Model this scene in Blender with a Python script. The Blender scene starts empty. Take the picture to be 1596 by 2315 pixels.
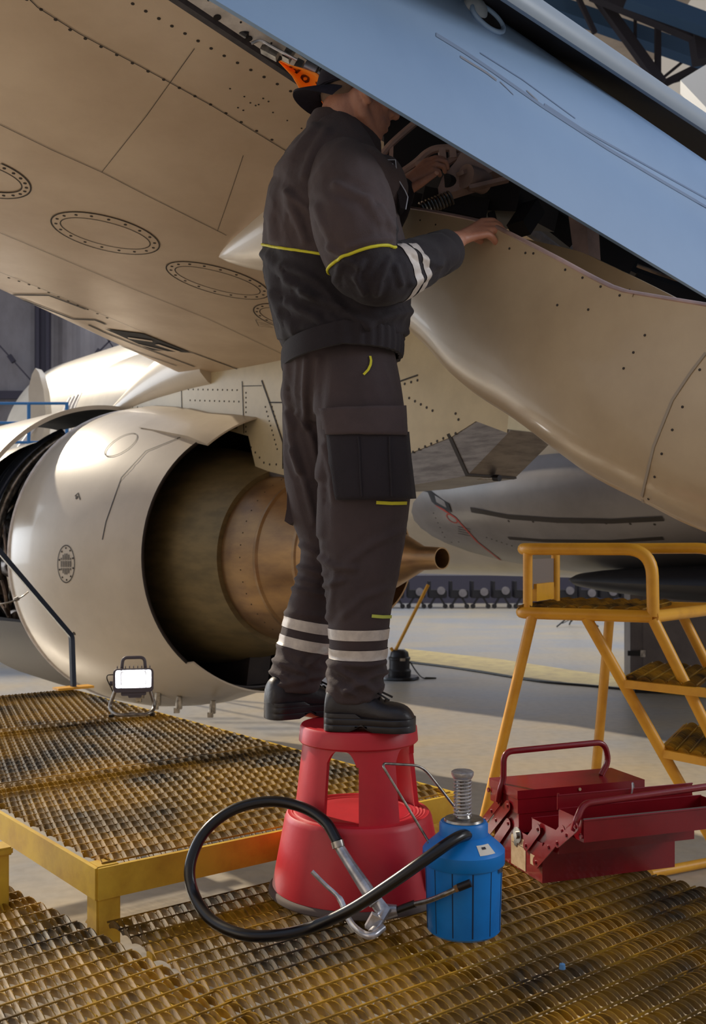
import bpy, bmesh, math, random
from math import sin, cos, pi, sqrt, atan2, radians
from mathutils import Vector, Matrix, noise
from mathutils.bvhtree import BVHTree

random.seed(7)
sc = bpy.context.scene
COL = sc.collection
V = Vector

# ---------------------------------------------------------------- camera
F, CX, HY, H = 2300.0, 798.0, 1240.0, 1.5      # focal length in pixels, principal column, horizon row, eye height
cam_d = bpy.data.cameras.new('camera')
cam = bpy.data.objects.new('camera', cam_d)
COL.objects.link(cam)
cam.location = (0, 0, H)
cam.rotation_euler = (pi / 2, 0, 0)
cam_d.sensor_fit = 'VERTICAL'
cam_d.sensor_height = 36.0
cam_d.lens = 36.0 * F / 2315.0
cam_d.shift_y = (HY - 1157.5) / 2315.0
cam_d.clip_end = 200
cam_d.dof.use_dof = True
cam_d.dof.focus_distance = 2.65
cam_d.dof.aperture_fstop = 8.0
sc.camera = cam

# ---------------------------------------------------------------- daylight
world = bpy.data.worlds.new('hangar_daylight')
sc.world = world
world.use_nodes = True
wn, wl = world.node_tree.nodes, world.node_tree.links
wn.clear()
wo = wn.new('ShaderNodeOutputWorld')
bg = wn.new('ShaderNodeBackground')
tc = wn.new('ShaderNodeTexCoord')
sp = wn.new('ShaderNodeSeparateXYZ')
rp = wn.new('ShaderNodeValToRGB')
wl.new(tc.outputs['Generated'], sp.inputs[0])
mp = wn.new('ShaderNodeMapRange')
mp.inputs['From Min'].default_value = -0.15
mp.inputs['From Max'].default_value = 1.0
wl.new(sp.outputs['Z'], mp.inputs['Value'])
wl.new(mp.outputs[0], rp.inputs['Fac'])
cr = rp.color_ramp
cr.elements[0].position = 0.0
cr.elements[0].color = (0.23, 0.19, 0.15, 1)
cr.elements[1].position = 1.0
cr.elements[1].color = (0.36, 0.43, 0.58, 1)
e = cr.elements.new(0.16)
e.color = (0.50, 0.46, 0.42, 1)
e = cr.elements.new(0.4)
e.color = (0.46, 0.52, 0.64, 1)
wl.new(rp.outputs[0], bg.inputs['Color'])
bg.inputs['Strength'].default_value = 0.85
wl.new(bg.outputs[0], wo.inputs['Surface'])

def sun_lamp(name, towards, strength, color, angle):
    d = bpy.data.lights.new(name, 'SUN')
    d.energy = strength
    d.color = color
    d.angle = radians(angle)
    o = bpy.data.objects.new(name, d)
    COL.objects.link(o)
    o.rotation_euler = V(towards).normalized().to_track_quat('Z', 'Y').to_euler()
    o.location = V(towards) * 20
    return o

def area_lamp(name, loc, target, sx, sy, power, color):
    d = bpy.data.lights.new(name, 'AREA')
    d.shape = 'RECTANGLE'
    d.size, d.size_y = sx, sy
    d.energy = power
    d.color = color
    o = bpy.data.objects.new(name, d)
    COL.objects.link(o)
    o.location = loc
    o.rotation_euler = (V(loc) - V(target)).to_track_quat('Z', 'Y').to_euler()
    return o

sun_lamp('sun', (-0.60, 0.62, 0.50), 4.0, (1.0, 0.86, 0.66), 1.0)
area_lamp('skylight', (4.0, 20.0, 9.0), (3.0, 19.0, 0), 18, 12, 1300, (0.92, 0.95, 1.0))
area_lamp('floor_fill', (-15.0, 15.0, 3.6), (1.5, 8.5, 0.3), 7, 6, 650, (0.86, 0.93, 1.0))  # added cool fill for the floor under the fuselage; no door there
area_lamp('rim_fill', (9.0, 1.5, 5.0), (0.3, 2.7, 2.2), 3, 3, 260, (0.95, 0.97, 1.0))  # added lamp for a rim on the worker's face and collar; no window
area_lamp('warm_left_fill', (-9.0, -3.0, 3.2), (0, 3.5, 0.8), 8, 5, 90, (1.0, 0.84, 0.62))  # added warm fill from the left; no door opening is modelled

sc.view_settings.view_transform = 'Standard'
sc.view_settings.look = 'None'
sc.view_settings.exposure = 0.12
sc.view_settings.gamma = 1.0
sc.view_settings.use_curve_mapping = False

# ---------------------------------------------------------------- placing helpers
def P(px, py, d):
    """The point of the place that the photograph shows at (px, py), at distance d along the view."""
    return V(((px - CX) / F * d, d, H + (HY - py) / F * d))

def PZ(px, py, z):
    """The point at height z seen at (px, py)."""
    d = (z - H) * F / (HY - py)
    return V(((px - CX) / F * d, d, z))

def lin(c):
    return tuple((x / 12.92 if x <= 0.04045 else ((x + 0.055) / 1.055) ** 2.4) for x in c)

def rgb(r, g, b):
    return lin((r / 255, g / 255, b / 255))

# ---------------------------------------------------------------- materials
MATS = {}

def mat(name, color, rough=0.5, metal=0.0, color2=None, scale=6.0, detail=5.0, lo=0.4, hi=0.65, bump=0.0, bscale=40.0,
        coat=0.0, stretch=None, spec=0.5, rough2=None, emit=None, estr=0.0, sheen=0.0, trans=0.0):
    if name in MATS:
        return MATS[name]
    m = bpy.data.materials.new(name)
    m.use_nodes = True
    n, l = m.node_tree.nodes, m.node_tree.links
    b = n['Principled BSDF']
    b.inputs['Base Color'].default_value = (*color, 1)
    b.inputs['Roughness'].default_value = rough
    b.inputs['Metallic'].default_value = metal
    b.inputs['Specular IOR Level'].default_value = spec
    if coat:
        b.inputs['Coat Weight'].default_value = coat
        b.inputs['Coat Roughness'].default_value = 0.08
    if sheen:
        b.inputs['Sheen Weight'].default_value = sheen
    if trans:
        b.inputs['Transmission Weight'].default_value = trans
    if emit:
        b.inputs['Emission Color'].default_value = (*emit, 1)
        b.inputs['Emission Strength'].default_value = estr
    co = None
    if color2 or bump:
        t = n.new('ShaderNodeTexCoord')
        co = t.outputs['Object']
        if stretch:
            mp = n.new('ShaderNodeMapping')
            mp.inputs['Scale'].default_value = stretch
            l.new(co, mp.inputs['Vector'])
            co = mp.outputs[0]
    if color2:
        nz = n.new('ShaderNodeTexNoise')
        nz.inputs['Scale'].default_value = scale
        nz.inputs['Detail'].default_value = detail
        nz.inputs['Roughness'].default_value = 0.62
        l.new(co, nz.inputs['Vector'])
        r = n.new('ShaderNodeValToRGB')
        r.color_ramp.elements[0].position = lo
        r.color_ramp.elements[0].color = (*color, 1)
        r.color_ramp.elements[1].position = hi
        r.color_ramp.elements[1].color = (*color2, 1)
        l.new(nz.outputs['Fac'], r.inputs['Fac'])
        l.new(r.outputs[0], b.inputs['Base Color'])
        if rough2 is not None:
            mr = n.new('ShaderNodeMapRange')
            mr.inputs['From Min'].default_value = lo
            mr.inputs['From Max'].default_value = hi
            mr.inputs['To Min'].default_value = rough
            mr.inputs['To Max'].default_value = rough2
            l.new(nz.outputs['Fac'], mr.inputs['Value'])
            l.new(mr.outputs[0], b.inputs['Roughness'])
    if bump:
        nb = n.new('ShaderNodeTexNoise')
        nb.inputs['Scale'].default_value = bscale
        nb.inputs['Detail'].default_value = 4
        l.new(co, nb.inputs['Vector'])
        bp = n.new('ShaderNodeBump')
        bp.inputs['Strength'].default_value = bump
        bp.inputs['Distance'].default_value = 0.01
        l.new(nb.outputs['Fac'], bp.inputs['Height'])
        l.new(bp.outputs[0], b.inputs['Normal'])
    MATS[name] = m
    return m

M_wing = mat('wing_paint', rgb(208, 188, 164), 0.34, 0.25, rgb(186, 164, 140), 1.7, 8, 0.35, 0.7, 0.04, 9, rough2=0.46)
M_white = mat('white_paint', rgb(196, 184, 166), 0.36, 0.0, rgb(180, 168, 150), 2.0, 6, 0.4, 0.7, coat=0.15)
M_fair = mat('fairing_paint', rgb(180, 160, 130), 0.36, 0.0, rgb(164, 144, 116), 3.0, 8, 0.38, 0.72, 0.03, 8, coat=0.25)
M_flap = mat('flap_sky_tint', rgb(132, 163, 200), 0.5, 0.0, rgb(122, 152, 190), 1.3, 7, 0.4, 0.75)  # blue of the reflected sky is put into the base colour
M_flap2 = mat('flap_paint_grey', rgb(150, 164, 178), 0.32, 0.0, rgb(138, 152, 168), 1.3, 7, 0.4, 0.75)
M_seam = mat('seam_dark', rgb(46, 38, 32), 0.7)
M_seal = mat('rubber_seal', rgb(44, 42, 50), 0.6, 0, rgb(64, 60, 66), 25)
M_strip = mat('white_primer', rgb(222, 216, 212), 0.4, 0, rgb(190, 184, 180), 14)
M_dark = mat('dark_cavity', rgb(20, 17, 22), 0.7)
M_black = mat('black_metal', rgb(28, 26, 30), 0.45, 0.3)
M_alu = mat('aluminium', rgb(214, 214, 218), 0.3, 0.55, rgb(150, 150, 156), 18)
M_steel = mat('steel', rgb(170, 166, 160), 0.3, 0.9, rgb(110, 106, 100), 30)
M_primer = mat('grey_primer', rgb(176, 146, 134), 0.5, 0.0, rgb(142, 118, 110), 8)
M_duct = mat('duct_grey', rgb(128, 112, 78), 0.5, 0.4, rgb(108, 96, 68), 5, stretch=(1, 1, 3))
M_ductdark = mat('duct_dark', rgb(50, 44, 44), 0.55, 0.2, rgb(36, 32, 34), 6)
M_bronze = mat('heat_bronze', rgb(172, 138, 96), 0.36, 0.75, rgb(136, 108, 84), 4, 6, 0.35, 0.7, stretch=(1, 1, 3))
M_heat = mat('heat_shield', rgb(120, 112, 106), 0.42, 0.7, rgb(92, 84, 80), 6, stretch=(1, 1, 8))
M_belly = mat('belly_grey', rgb(128, 122, 120), 0.4, 0.0, rgb(112, 106, 104), 1.5)
M_pylon = mat('pylon_paint', rgb(198, 184, 150), 0.4, 0.0, rgb(184, 170, 138), 4)
M_pipe = mat('engine_pipe', rgb(120, 104, 92), 0.35, 0.7, rgb(70, 60, 56), 12)
M_pipeblue = mat('engine_pipe_blue', rgb(92, 104, 130), 0.3, 0.6)
M_red = mat('red_plastic', rgb(196, 34, 48), 0.42, 0, rgb(178, 30, 44), 9, 7, 0.45, 0.8, 0.03, 60)
M_rubber = mat('grey_rubber', rgb(96, 84, 78), 0.8)
M_hose = mat('black_hose', rgb(20, 19, 22), 0.28)
M_blue = mat('blue_paint', rgb(4, 126, 212), 0.42, 0, rgb(4, 104, 180), 5, 6, 0.45, 0.75, 0.04, 50)
M_bluedk = mat('blue_groove', rgb(8, 38, 70), 0.6)
M_label = mat('paper_label', rgb(226, 220, 206), 0.6)
M_labelold = mat('old_paper_label', rgb(206, 186, 152), 0.7, 0, rgb(182, 158, 122), 30)
M_ink = mat('ink', rgb(52, 46, 50), 0.7)
M_tool = mat('toolbox_red', rgb(128, 12, 25), 0.32, 0.0, rgb(108, 10, 22), 10, 6, 0.45, 0.8, 0.03, 70, coat=0.2)
M_yel = mat('yellow_paint', rgb(226, 164, 44), 0.42, 0, rgb(204, 142, 36), 8, 7, 0.45, 0.75, 0.04, 50)
M_yelgr = mat('yellow_green_paint', rgb(214, 178, 56), 0.5, 0, rgb(184, 142, 42), 7, 8, 0.42, 0.7, 0.06, 50)
M_rail = mat('dark_blue_rail', rgb(26, 38, 58), 0.35, 0.2)
M_blurail = mat('blue_rail', rgb(40, 110, 170), 0.45)
M_orange = mat('orange_streamer', (0.80, 0.30, 0.02), 0.6)
_n, _l = M_orange.node_tree.nodes, M_orange.node_tree.links
_t = _n.new('ShaderNodeBsdfTranslucent'); _t.inputs['Color'].default_value = (0.45, 0.22, 0.02, 1)
_m = _n.new('ShaderNodeAddShader')
_l.new(_n['Principled BSDF'].outputs[0], _m.inputs[0]); _l.new(_t.outputs[0], _m.inputs[1]); _l.new(_m.outputs[0], _n['Material Output'].inputs['Surface'])
M_streamink = mat('streamer_ink', rgb(112, 52, 10), 0.6)
M_yeltrim = mat('yellow_piping', rgb(206, 200, 40), 0.6)
M_refl = mat('reflective_tape', rgb(206, 198, 190), 0.42, 0.0, rgb(186, 178, 172), 40)
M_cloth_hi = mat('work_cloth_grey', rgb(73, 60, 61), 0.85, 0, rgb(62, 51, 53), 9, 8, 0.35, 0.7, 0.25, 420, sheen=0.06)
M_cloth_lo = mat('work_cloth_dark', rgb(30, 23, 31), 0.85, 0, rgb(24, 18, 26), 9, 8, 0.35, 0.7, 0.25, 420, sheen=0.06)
M_cloth_tr = mat('trouser_cloth', rgb(66, 54, 56), 0.85, 0, rgb(55, 45, 48), 9, 8, 0.35, 0.7, 0.25, 420, sheen=0.06)
M_cap = mat('cap_cloth', rgb(36, 30, 44), 0.85, 0, rgb(30, 25, 36), 30, bump=0.2, bscale=500)
M_skin = mat('skin', rgb(190, 136, 112), 0.48, 0, rgb(172, 116, 94), 22, 6, 0.4, 0.75, 0.10, 160)
M_hair = mat('stubble_hair', rgb(120, 96, 78), 0.8)
M_shoe = mat('black_leather', rgb(38, 35, 40), 0.42, 0, rgb(30, 28, 33), 18, bump=0.08, bscale=120)
M_sole = mat('shoe_sole', rgb(34, 33, 38), 0.34)
M_grey = mat('grey_plate', rgb(128, 116, 108), 0.55)
M_cab = mat('cabinet_grey', rgb(126, 120, 120), 0.5, 0.3, rgb(108, 102, 104), 3)
M_lens = mat('lamp_lens', (1, 1, 1), 0.2, emit=(1.0, 0.97, 0.92), estr=22.0)
M_reflector = mat('lamp_reflector', rgb(232, 236, 244), 0.2, 0.6)
M_lampgrey = mat('lamp_housing', rgb(86, 82, 92), 0.45)
M_glass = mat('lamp_glass', (1, 1, 1), 0.03, trans=1.0)

def grating_material(name, y1, y2, dirt, lo, hi):
    m = bpy.data.materials.new(name)
    m.use_nodes = True
    n, l = m.node_tree.nodes, m.node_tree.links
    b = n['Principled BSDF']
    t = n.new('ShaderNodeTexCoord')
    n1 = n.new('ShaderNodeTexNoise'); n1.inputs['Scale'].default_value = 3.2; n1.inputs['Detail'].default_value = 7
    n2 = n.new('ShaderNodeTexNoise'); n2.inputs['Scale'].default_value = 26; n2.inputs['Detail'].default_value = 4
    l.new(t.outputs['Object'], n1.inputs['Vector']); l.new(t.outputs['Object'], n2.inputs['Vector'])
    r1 = n.new('ShaderNodeValToRGB')
    r1.color_ramp.elements[0].position = lo; r1.color_ramp.elements[0].color = (*y1, 1)
    r1.color_ramp.elements[1].position = hi; r1.color_ramp.elements[1].color = (*dirt, 1)
    l.new(n1.outputs['Fac'], r1.inputs['Fac'])
    r2 = n.new('ShaderNodeValToRGB')
    r2.color_ramp.elements[0].position = 0.48; r2.color_ramp.elements[0].color = (0, 0, 0, 1)
    r2.color_ramp.elements[1].position = 0.68; r2.color_ramp.elements[1].color = (1, 1, 1, 1)
    l.new(n2.outputs['Fac'], r2.inputs['Fac'])
    mx = n.new('ShaderNodeMix'); mx.data_type = 'RGBA'
    l.new(r2.outputs[0], mx.inputs['Factor'])
    l.new(r1.outputs[0], mx.inputs['A'])
    mx.inputs['B'].default_value = (*y2, 1)
    l.new(mx.outputs['Result'], b.inputs['Base Color'])
    b.inputs['Roughness'].default_value = 0.42
    b.inputs['Metallic'].default_value = 0.25
    MATS[name] = m
    return m

M_grate = grating_material('grating_paint', rgb(172, 132, 34), rgb(118, 88, 30), rgb(52, 40, 27), 0.43, 0.62)

def floor_material():
    m = bpy.data.materials.new('concrete_floor')
    m.use_nodes = True
    n, l = m.node_tree.nodes, m.node_tree.links
    b = n['Principled BSDF']
    t = n.new('ShaderNodeTexCoord')
    mpn = n.new('ShaderNodeMapping'); mpn.inputs['Scale'].default_value = (0.8, 1.0, 1)
    l.new(t.outputs['Object'], mpn.inputs['Vector'])
    n1 = n.new('ShaderNodeTexNoise'); n1.inputs['Scale'].default_value = 0.55; n1.inputs['Detail'].default_value = 8; n1.inputs['Roughness'].default_value = 0.6
    n2 = n.new('ShaderNodeTexNoise'); n2.inputs['Scale'].default_value = 14; n2.inputs['Detail'].default_value = 6
    l.new(mpn.outputs[0], n1.inputs['Vector']); l.new(t.outputs['Object'], n2.inputs['Vector'])
    r1 = n.new('ShaderNodeValToRGB')
    r1.color_ramp.elements[0].position = 0.36; r1.color_ramp.elements[0].color = (*rgb(198, 182, 154), 1)
    r1.color_ramp.elements[1].position = 0.66; r1.color_ramp.elements[1].color = (*rgb(164, 168, 174), 1)
    l.new(n1.outputs['Fac'], r1.inputs['Fac'])
    mx = n.new('ShaderNodeMix'); mx.data_type = 'RGBA'; mx.blend_type = 'MULTIPLY'
    mx.inputs['Factor'].default_value = 0.35
    r2 = n.new('ShaderNodeValToRGB')
    r2.color_ramp.elements[0].position = 0.3; r2.color_ramp.elements[0].color = (0.55, 0.53, 0.5, 1)
    r2.color_ramp.elements[1].position = 0.6; r2.color_ramp.elements[1].color = (1, 1, 1, 1)
    l.new(n2.outputs['Fac'], r2.inputs['Fac'])
    l.new(r1.outputs[0], mx.inputs['A']); l.new(r2.outputs[0], mx.inputs['B'])
    l.new(mx.outputs['Result'], b.inputs['Base Color'])
    b.inputs['Roughness'].default_value = 0.3
    return m

M_floor = floor_material()
M_floory = mat('floor_line_paint', rgb(214, 190, 120), 0.5, 0, rgb(186, 160, 104), 5)
M_wall = mat('corrugated_wall', rgb(150, 146, 150), 0.6, 0.2, rgb(118, 112, 114), 0.9, 8, 0.35, 0.7, stretch=(1, 1, 0.5))
M_wallbeam = mat('dark_wall_steel', rgb(52, 48, 62), 0.6)
M_truss = mat('roof_truss', rgb(24, 21, 32), 0.8)
M_bluebeam = mat('blue_crane_beam', rgb(26, 60, 92), 0.7)
M_roof = mat('roof_sheet', rgb(190, 176, 160), 0.7, 0, rgb(164, 150, 138), 1.2)
M_skylight = mat('skylight_sheet', rgb(200, 196, 188), 0.6, emit=(1.0, 0.90, 0.78), estr=0.2)

# ---------------------------------------------------------------- mesh helpers
class MB:
    """Collects shapes; build() links them as one mesh object."""
    def __init__(s):
        s.v, s.f, s.m = [], [], []

    def add(s, vs, fs, mi=0):
        o = len(s.v)
        s.v.extend(V(p) for p in vs)
        for f in fs:
            s.f.append(tuple(i + o for i in f)); s.m.append(mi)
        return s

    def box(s, c, size, rot=None, mi=0, bev=0.0):
        x, y, z = (k / 2 for k in size)
        c = V(c)
        if bev:
            bm = bmesh.new()
            bmesh.ops.create_cube(bm, size=1)
            for q in bm.verts:
                q.co = V((q.co.x * size[0], q.co.y * size[1], q.co.z * size[2]))
            bmesh.ops.bevel(bm, geom=bm.edges[:], offset=bev, segments=2, affect='EDGES')
            bm.verts.index_update()
            vs = [q.co.copy() for q in bm.verts]
            fs = [tuple(q.index for q in f.verts) for f in bm.faces]
            bm.free()
        else:
            vs = [V((a * x, b * y, k * z)) for a in (-1, 1) for b in (-1, 1) for k in (-1, 1)]
            fs = [(0, 1, 3, 2), (4, 6, 7, 5), (0, 4, 5, 1), (2, 3, 7, 6), (0, 2, 6, 4), (1, 5, 7, 3)]
        if rot is not None:
            vs = [rot @ q for q in vs]
        return s.add([q + c for q in vs], fs, mi)

    def loft(s, rings, mi=0, close=True, caps=True):
        n = len(rings[0])
        vs = [p for r in rings for p in r]
        fs = []
        for i in range(len(rings) - 1):
            for j in range(n if close else n - 1):
                k = (j + 1) % n
                fs.append((i * n + j, i * n + k, (i + 1) * n + k, (i + 1) * n + j))
        if caps and close:
            fs.append(tuple(range(n))[::-1])
            fs.append(tuple((len(rings) - 1) * n + j for j in range(n)))
        return s.add(vs, fs, mi)

    def tube(s, pts, r, n=10, mi=0, closed=False, caps=True, flat=None):
        pts = [V(p) for p in pts]
        m = len(pts)
        rr = r if isinstance(r, (list, tuple)) else [r] * m
        tang = []
        for i in range(m):
            a = pts[(i - 1) % m] if (closed or i > 0) else pts[0]
            b = pts[(i + 1) % m] if (closed or i < m - 1) else pts[-1]
            tang.append((b - a).normalized())
        up = V((0, 0, 1)) if abs(tang[0].z) < 0.9 else V((1, 0, 0))
        nrm = (up - tang[0] * up.dot(tang[0])).normalized()
        rings = []
        for i in range(m):
            if i:
                nrm = nrm - tang[i] * nrm.dot(tang[i])
                nrm = nrm.normalized() if nrm.length > 1e-6 else tang[i].orthogonal().normalized()
            bi = tang[i].cross(nrm)
            k1, k2 = (1, 1) if flat is None else flat
            rings.append([pts[i] + (nrm * cos(2 * pi * j / n) * k1 + bi * sin(2 * pi * j / n) * k2) * rr[i] for j in range(n)])
        if closed:
            rings.append(rings[0])
            return s.loft(rings, mi, True, False)
        return s.loft(rings, mi, True, caps)

    def bar(s, a, b, w, h, mi=0, up=(0, 0, 1)):
        a, b = V(a), V(b)
        d = (b - a)
        L = d.length
        d.normalize()
        u = V(up)
        if abs(u.dot(d)) > 0.98:
            u = V((1, 0, 0))
        x = d.cross(u).normalized()
        z = x.cross(d).normalized()
        rot = Matrix((x, d, z)).transposed()
        return s.box((a + b) / 2, (w, L, h), rot, mi)

    def revolve(s, prof, o, axis, n=48, mi=0, a0=0.0, a1=2 * pi, ref=None, wob=None):
        o, axis = V(o), V(axis).normalized()
        ref = V(ref) if ref is not None else (V((0, 0, 1)) if abs(axis.z) < 0.9 else V((1, 0, 0)))
        u = (ref - axis * ref.dot(axis)).normalized()
        w = axis.cross(u)
        full = abs(a1 - a0 - 2 * pi) < 1e-6
        k = n if full else n + 1
        rings = []
        for (t, r) in prof:
            rings.append([o + axis * t + (u * cos(a0 + (a1 - a0) * j / n) + w * sin(a0 + (a1 - a0) * j / n)) * r for j in range(k)])
        return s.loft(rings, mi, full, False)

    def disc(s, c, nrm, r, n=12, mi=0, h=0.002):
        c, nrm = V(c), V(nrm).normalized()
        u = nrm.orthogonal().normalized(); w = nrm.cross(u)
        lo = [c + (u * cos(2 * pi * j / n) + w * sin(2 * pi * j / n)) * r for j in range(n)]
        hi = [p + nrm * h for p in lo]
        return s.loft([lo, hi], mi, True, True)

    def ribbon(s, pts, nrms, w, mi=0, lift=0.002):
        """A thin raised strip along pts lying on a surface with normals nrms."""
        m = len(pts)
        L, R = [], []
        for i in range(m):
            t = (pts[min(i + 1, m - 1)] - pts[max(i - 1, 0)]).normalized()
            b = t.cross(nrms[i]).normalized() * (w / 2)
            L.append(pts[i] + b + nrms[i] * lift); R.append(pts[i] - b + nrms[i] * lift)
        vs = [q for p in zip(L, R) for q in p]
        fs = [(2 * i, 2 * i + 1, 2 * i + 3, 2 * i + 2) for i in range(m - 1)]
        return s.add(vs, fs, mi)

    def build(s, name, mats, parent=None, smooth=35, recalc=True):
        me = bpy.data.meshes.new(name)
        me.from_pydata([tuple(p) for p in s.v], [], s.f)
        if not isinstance(mats, (list, tuple)):
            mats = [mats]
        for q in mats:
            me.materials.append(q)
        me.polygons.foreach_set('material_index', s.m)
        me.validate()
        if recalc:
            bm = bmesh.new(); bm.from_mesh(me)
            bmesh.ops.recalc_face_normals(bm, faces=bm.faces)
            bm.to_mesh(me); bm.free()
        o = bpy.data.objects.new(name, me)
        COL.objects.link(o)
        if smooth:
            shade(me, smooth)
        if parent is not None:
            attach(o, parent)
        return o

def shade(me, deg):
    me.polygons.foreach_set('use_smooth', [True] * len(me.polygons))
    try:
        me.set_sharp_from_angle(angle=radians(deg))
    except Exception:
        pass

LOC = {}
def attach(o, parent):
    o.parent = parent
    o.matrix_parent_inverse = Matrix.Translation(-LOC.get(parent.name, V((0, 0, 0))))

def tag(o, label=None, cat=None, group=None, kind=None):
    if label: o['label'] = label
    if cat: o['category'] = cat
    if group: o['group'] = group
    if kind: o['kind'] = kind
    return o

def thing(name, loc, label, cat, group=None):
    o = bpy.data.objects.new(name, None)
    o.empty_display_size = 0.1
    COL.objects.link(o)
    o.location = loc
    LOC[o.name] = V(loc)
    return tag(o, label, cat, group)

def fillet(pts, r, n=6, closed=False):
    pts = [V(p) for p in pts]
    out = [] if closed else [pts[0]]
    m = len(pts)
    rng = range(m) if closed else range(1, m - 1)
    for i in rng:
        p, a, b = pts[i], pts[i - 1], pts[(i + 1) % m]
        da, db = (a - p), (b - p)
        k = min(r, da.length * 0.48, db.length * 0.48)
        s, e2 = p + da.normalized() * k, p + db.normalized() * k
        for j in range(n + 1):
            t = j / n
            out.append(s * (1 - t) ** 2 + p * 2 * t * (1 - t) + e2 * t * t)
    if not closed:
        out.append(pts[-1])
    return out

def crom(pts, n=8):
    """Smooth curve through points (vectors or tuples of floats)."""
    pts = [V(p) if len(p) in (2, 3, 4) else p for p in pts]
    q = [pts[0] * 2 - pts[1]] + pts + [pts[-1] * 2 - pts[-2]]
    out = []
    for i in range(1, len(q) - 2):
        for j in range(n):
            t = j / n
            a, b, c, d = q[i - 1], q[i], q[i + 1], q[i + 2]
            out.append(0.5 * ((2 * b) + (c - a) * t + (2 * a - 5 * b + 4 * c - d) * t * t + (3 * b - a - 3 * c + d) * t ** 3))
    out.append(pts[-1])
    return out

def interp(tab, x):
    """Smooth (monotone-ish) interpolation in a table of (x, value...)."""
    if x <= tab[0][0]: return tab[0][1:]
    if x >= tab[-1][0]: return tab[-1][1:]
    for i in range(len(tab) - 1):
        if tab[i][0] <= x <= tab[i + 1][0]:
            t = (x - tab[i][0]) / (tab[i + 1][0] - tab[i][0])
            a, b = tab[i], tab[i + 1]
            res = []
            for k in range(1, len(a)):
                h = b[0] - a[0]
                m0 = (tab[i + 1][k] - tab[i - 1][k]) / (tab[i + 1][0] - tab[i - 1][0]) if i > 0 else (b[k] - a[k]) / h
                m1 = (tab[i + 2][k] - tab[i][k]) / (tab[i + 2][0] - tab[i][0]) if i + 2 < len(tab) else (b[k] - a[k]) / h
                res.append((2 * t ** 3 - 3 * t * t + 1) * a[k] + (t ** 3 - 2 * t * t + t) * h * m0 + (-2 * t ** 3 + 3 * t * t) * b[k] + (t ** 3 - t * t) * h * m1)
            return tuple(res)

def bvh_of(mb):
    return BVHTree.FromPolygons([tuple(p) for p in mb.v], mb.f)

CAMP = V((0, 0, H))
def hit(bvh, px, py):
    """Where the line of sight through (px, py) meets a surface: point and normal towards the eye."""
    d = V(((px - CX) / F, 1, (HY - py) / F)).normalized()
    p, n, i, t = bvh.ray_cast(CAMP, d)
    if p is None:
        return None
    if n.dot(d) > 0: n = -n
    return p, n

def seam_on(mb, bvh, poly, w=0.006, mi=1, step=14, lift=0.0025):
    pts, nr = [], []
    for a, b in zip(poly[:-1], poly[1:]):
        k = max(2, int(sqrt((b[0] - a[0]) ** 2 + (b[1] - a[1]) ** 2) / step))
        for j in range(k):
            t = j / k
            h_ = hit(bvh, a[0] + (b[0] - a[0]) * t, a[1] + (b[1] - a[1]) * t)
            if h_: pts.append(h_[0]); nr.append(h_[1])
    h_ = hit(bvh, *poly[-1])
    if h_: pts.append(h_[0]); nr.append(h_[1])
    if len(pts) > 1:
        mb.ribbon(pts, nr, w, mi, lift)

def rivets_on(mb, bvh, poly, spacing_px, r=0.006, mi=1, h=0.0015):
    carry = 0.0
    for a, b in zip(poly[:-1], poly[1:]):
        L = sqrt((b[0] - a[0]) ** 2 + (b[1] - a[1]) ** 2)
        t = carry
        while t < L:
            q = hit(bvh, a[0] + (b[0] - a[0]) * t / L, a[1] + (b[1] - a[1]) * t / L)
            if q: mb.disc(q[0], q[1], r, 8, mi, h)
            t += spacing_px
        carry = t - L

def arc_px(cx, cy, a, b, tilt, t0=0, t1=360, n=48):
    ct, st = cos(radians(tilt)), sin(radians(tilt))
    return [(cx + a * cos(radians(t0 + (t1 - t0) * i / n)) * ct - b * sin(radians(t0 + (t1 - t0) * i / n)) * st,
             cy + a * cos(radians(t0 + (t1 - t0) * i / n)) * st + b * sin(radians(t0 + (t1 - t0) * i / n)) * ct) for i in range(n + 1)]

def evaluated(o):
    dg = bpy.context.evaluated_depsgraph_get()
    me = bpy.data.meshes.new_from_object(o.evaluated_get(dg))
    old = o.data
    o.modifiers.clear()
    o.data = me
    bpy.data.meshes.remove(old)
    return o

def blend(mb, name, mats, voxel, smooth_it=6, parent=None, factor=0.5):
    """Fuses the overlapping closed shapes of mb into one continuous skin."""
    o = mb.build(name, mats, None, 0)
    md = o.modifiers.new('r', 'REMESH'); md.mode = 'VOXEL'; md.voxel_size = voxel; md.use_smooth_shade = True
    if smooth_it:
        ms = o.modifiers.new('s', 'SMOOTH'); ms.iterations = smooth_it; ms.factor = factor
    evaluated(o)
    o.data.materials.clear()
    for q in (mats if isinstance(mats, (list, tuple)) else [mats]):
        o.data.materials.append(q)
    o.data.polygons.foreach_set('use_smooth', [True] * len(o.data.polygons))
    if parent is not None: attach(o, parent)
    return o

def ellipsoid(mb, c, rx, ry, rz, rot=None, nu=20, nv=12, mi=0):
    c = V(c)
    rings = []
    for i in range(1, nv):
        ph = pi * i / nv
        rings.append([c + ((rot @ q) if rot is not None else q) for q in
                      (V((rx * sin(ph) * cos(2 * pi * j / nu), ry * sin(ph) * sin(2 * pi * j / nu), rz * cos(ph))) for j in range(nu))])
    mb.loft(rings, mi, True, True)

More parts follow.
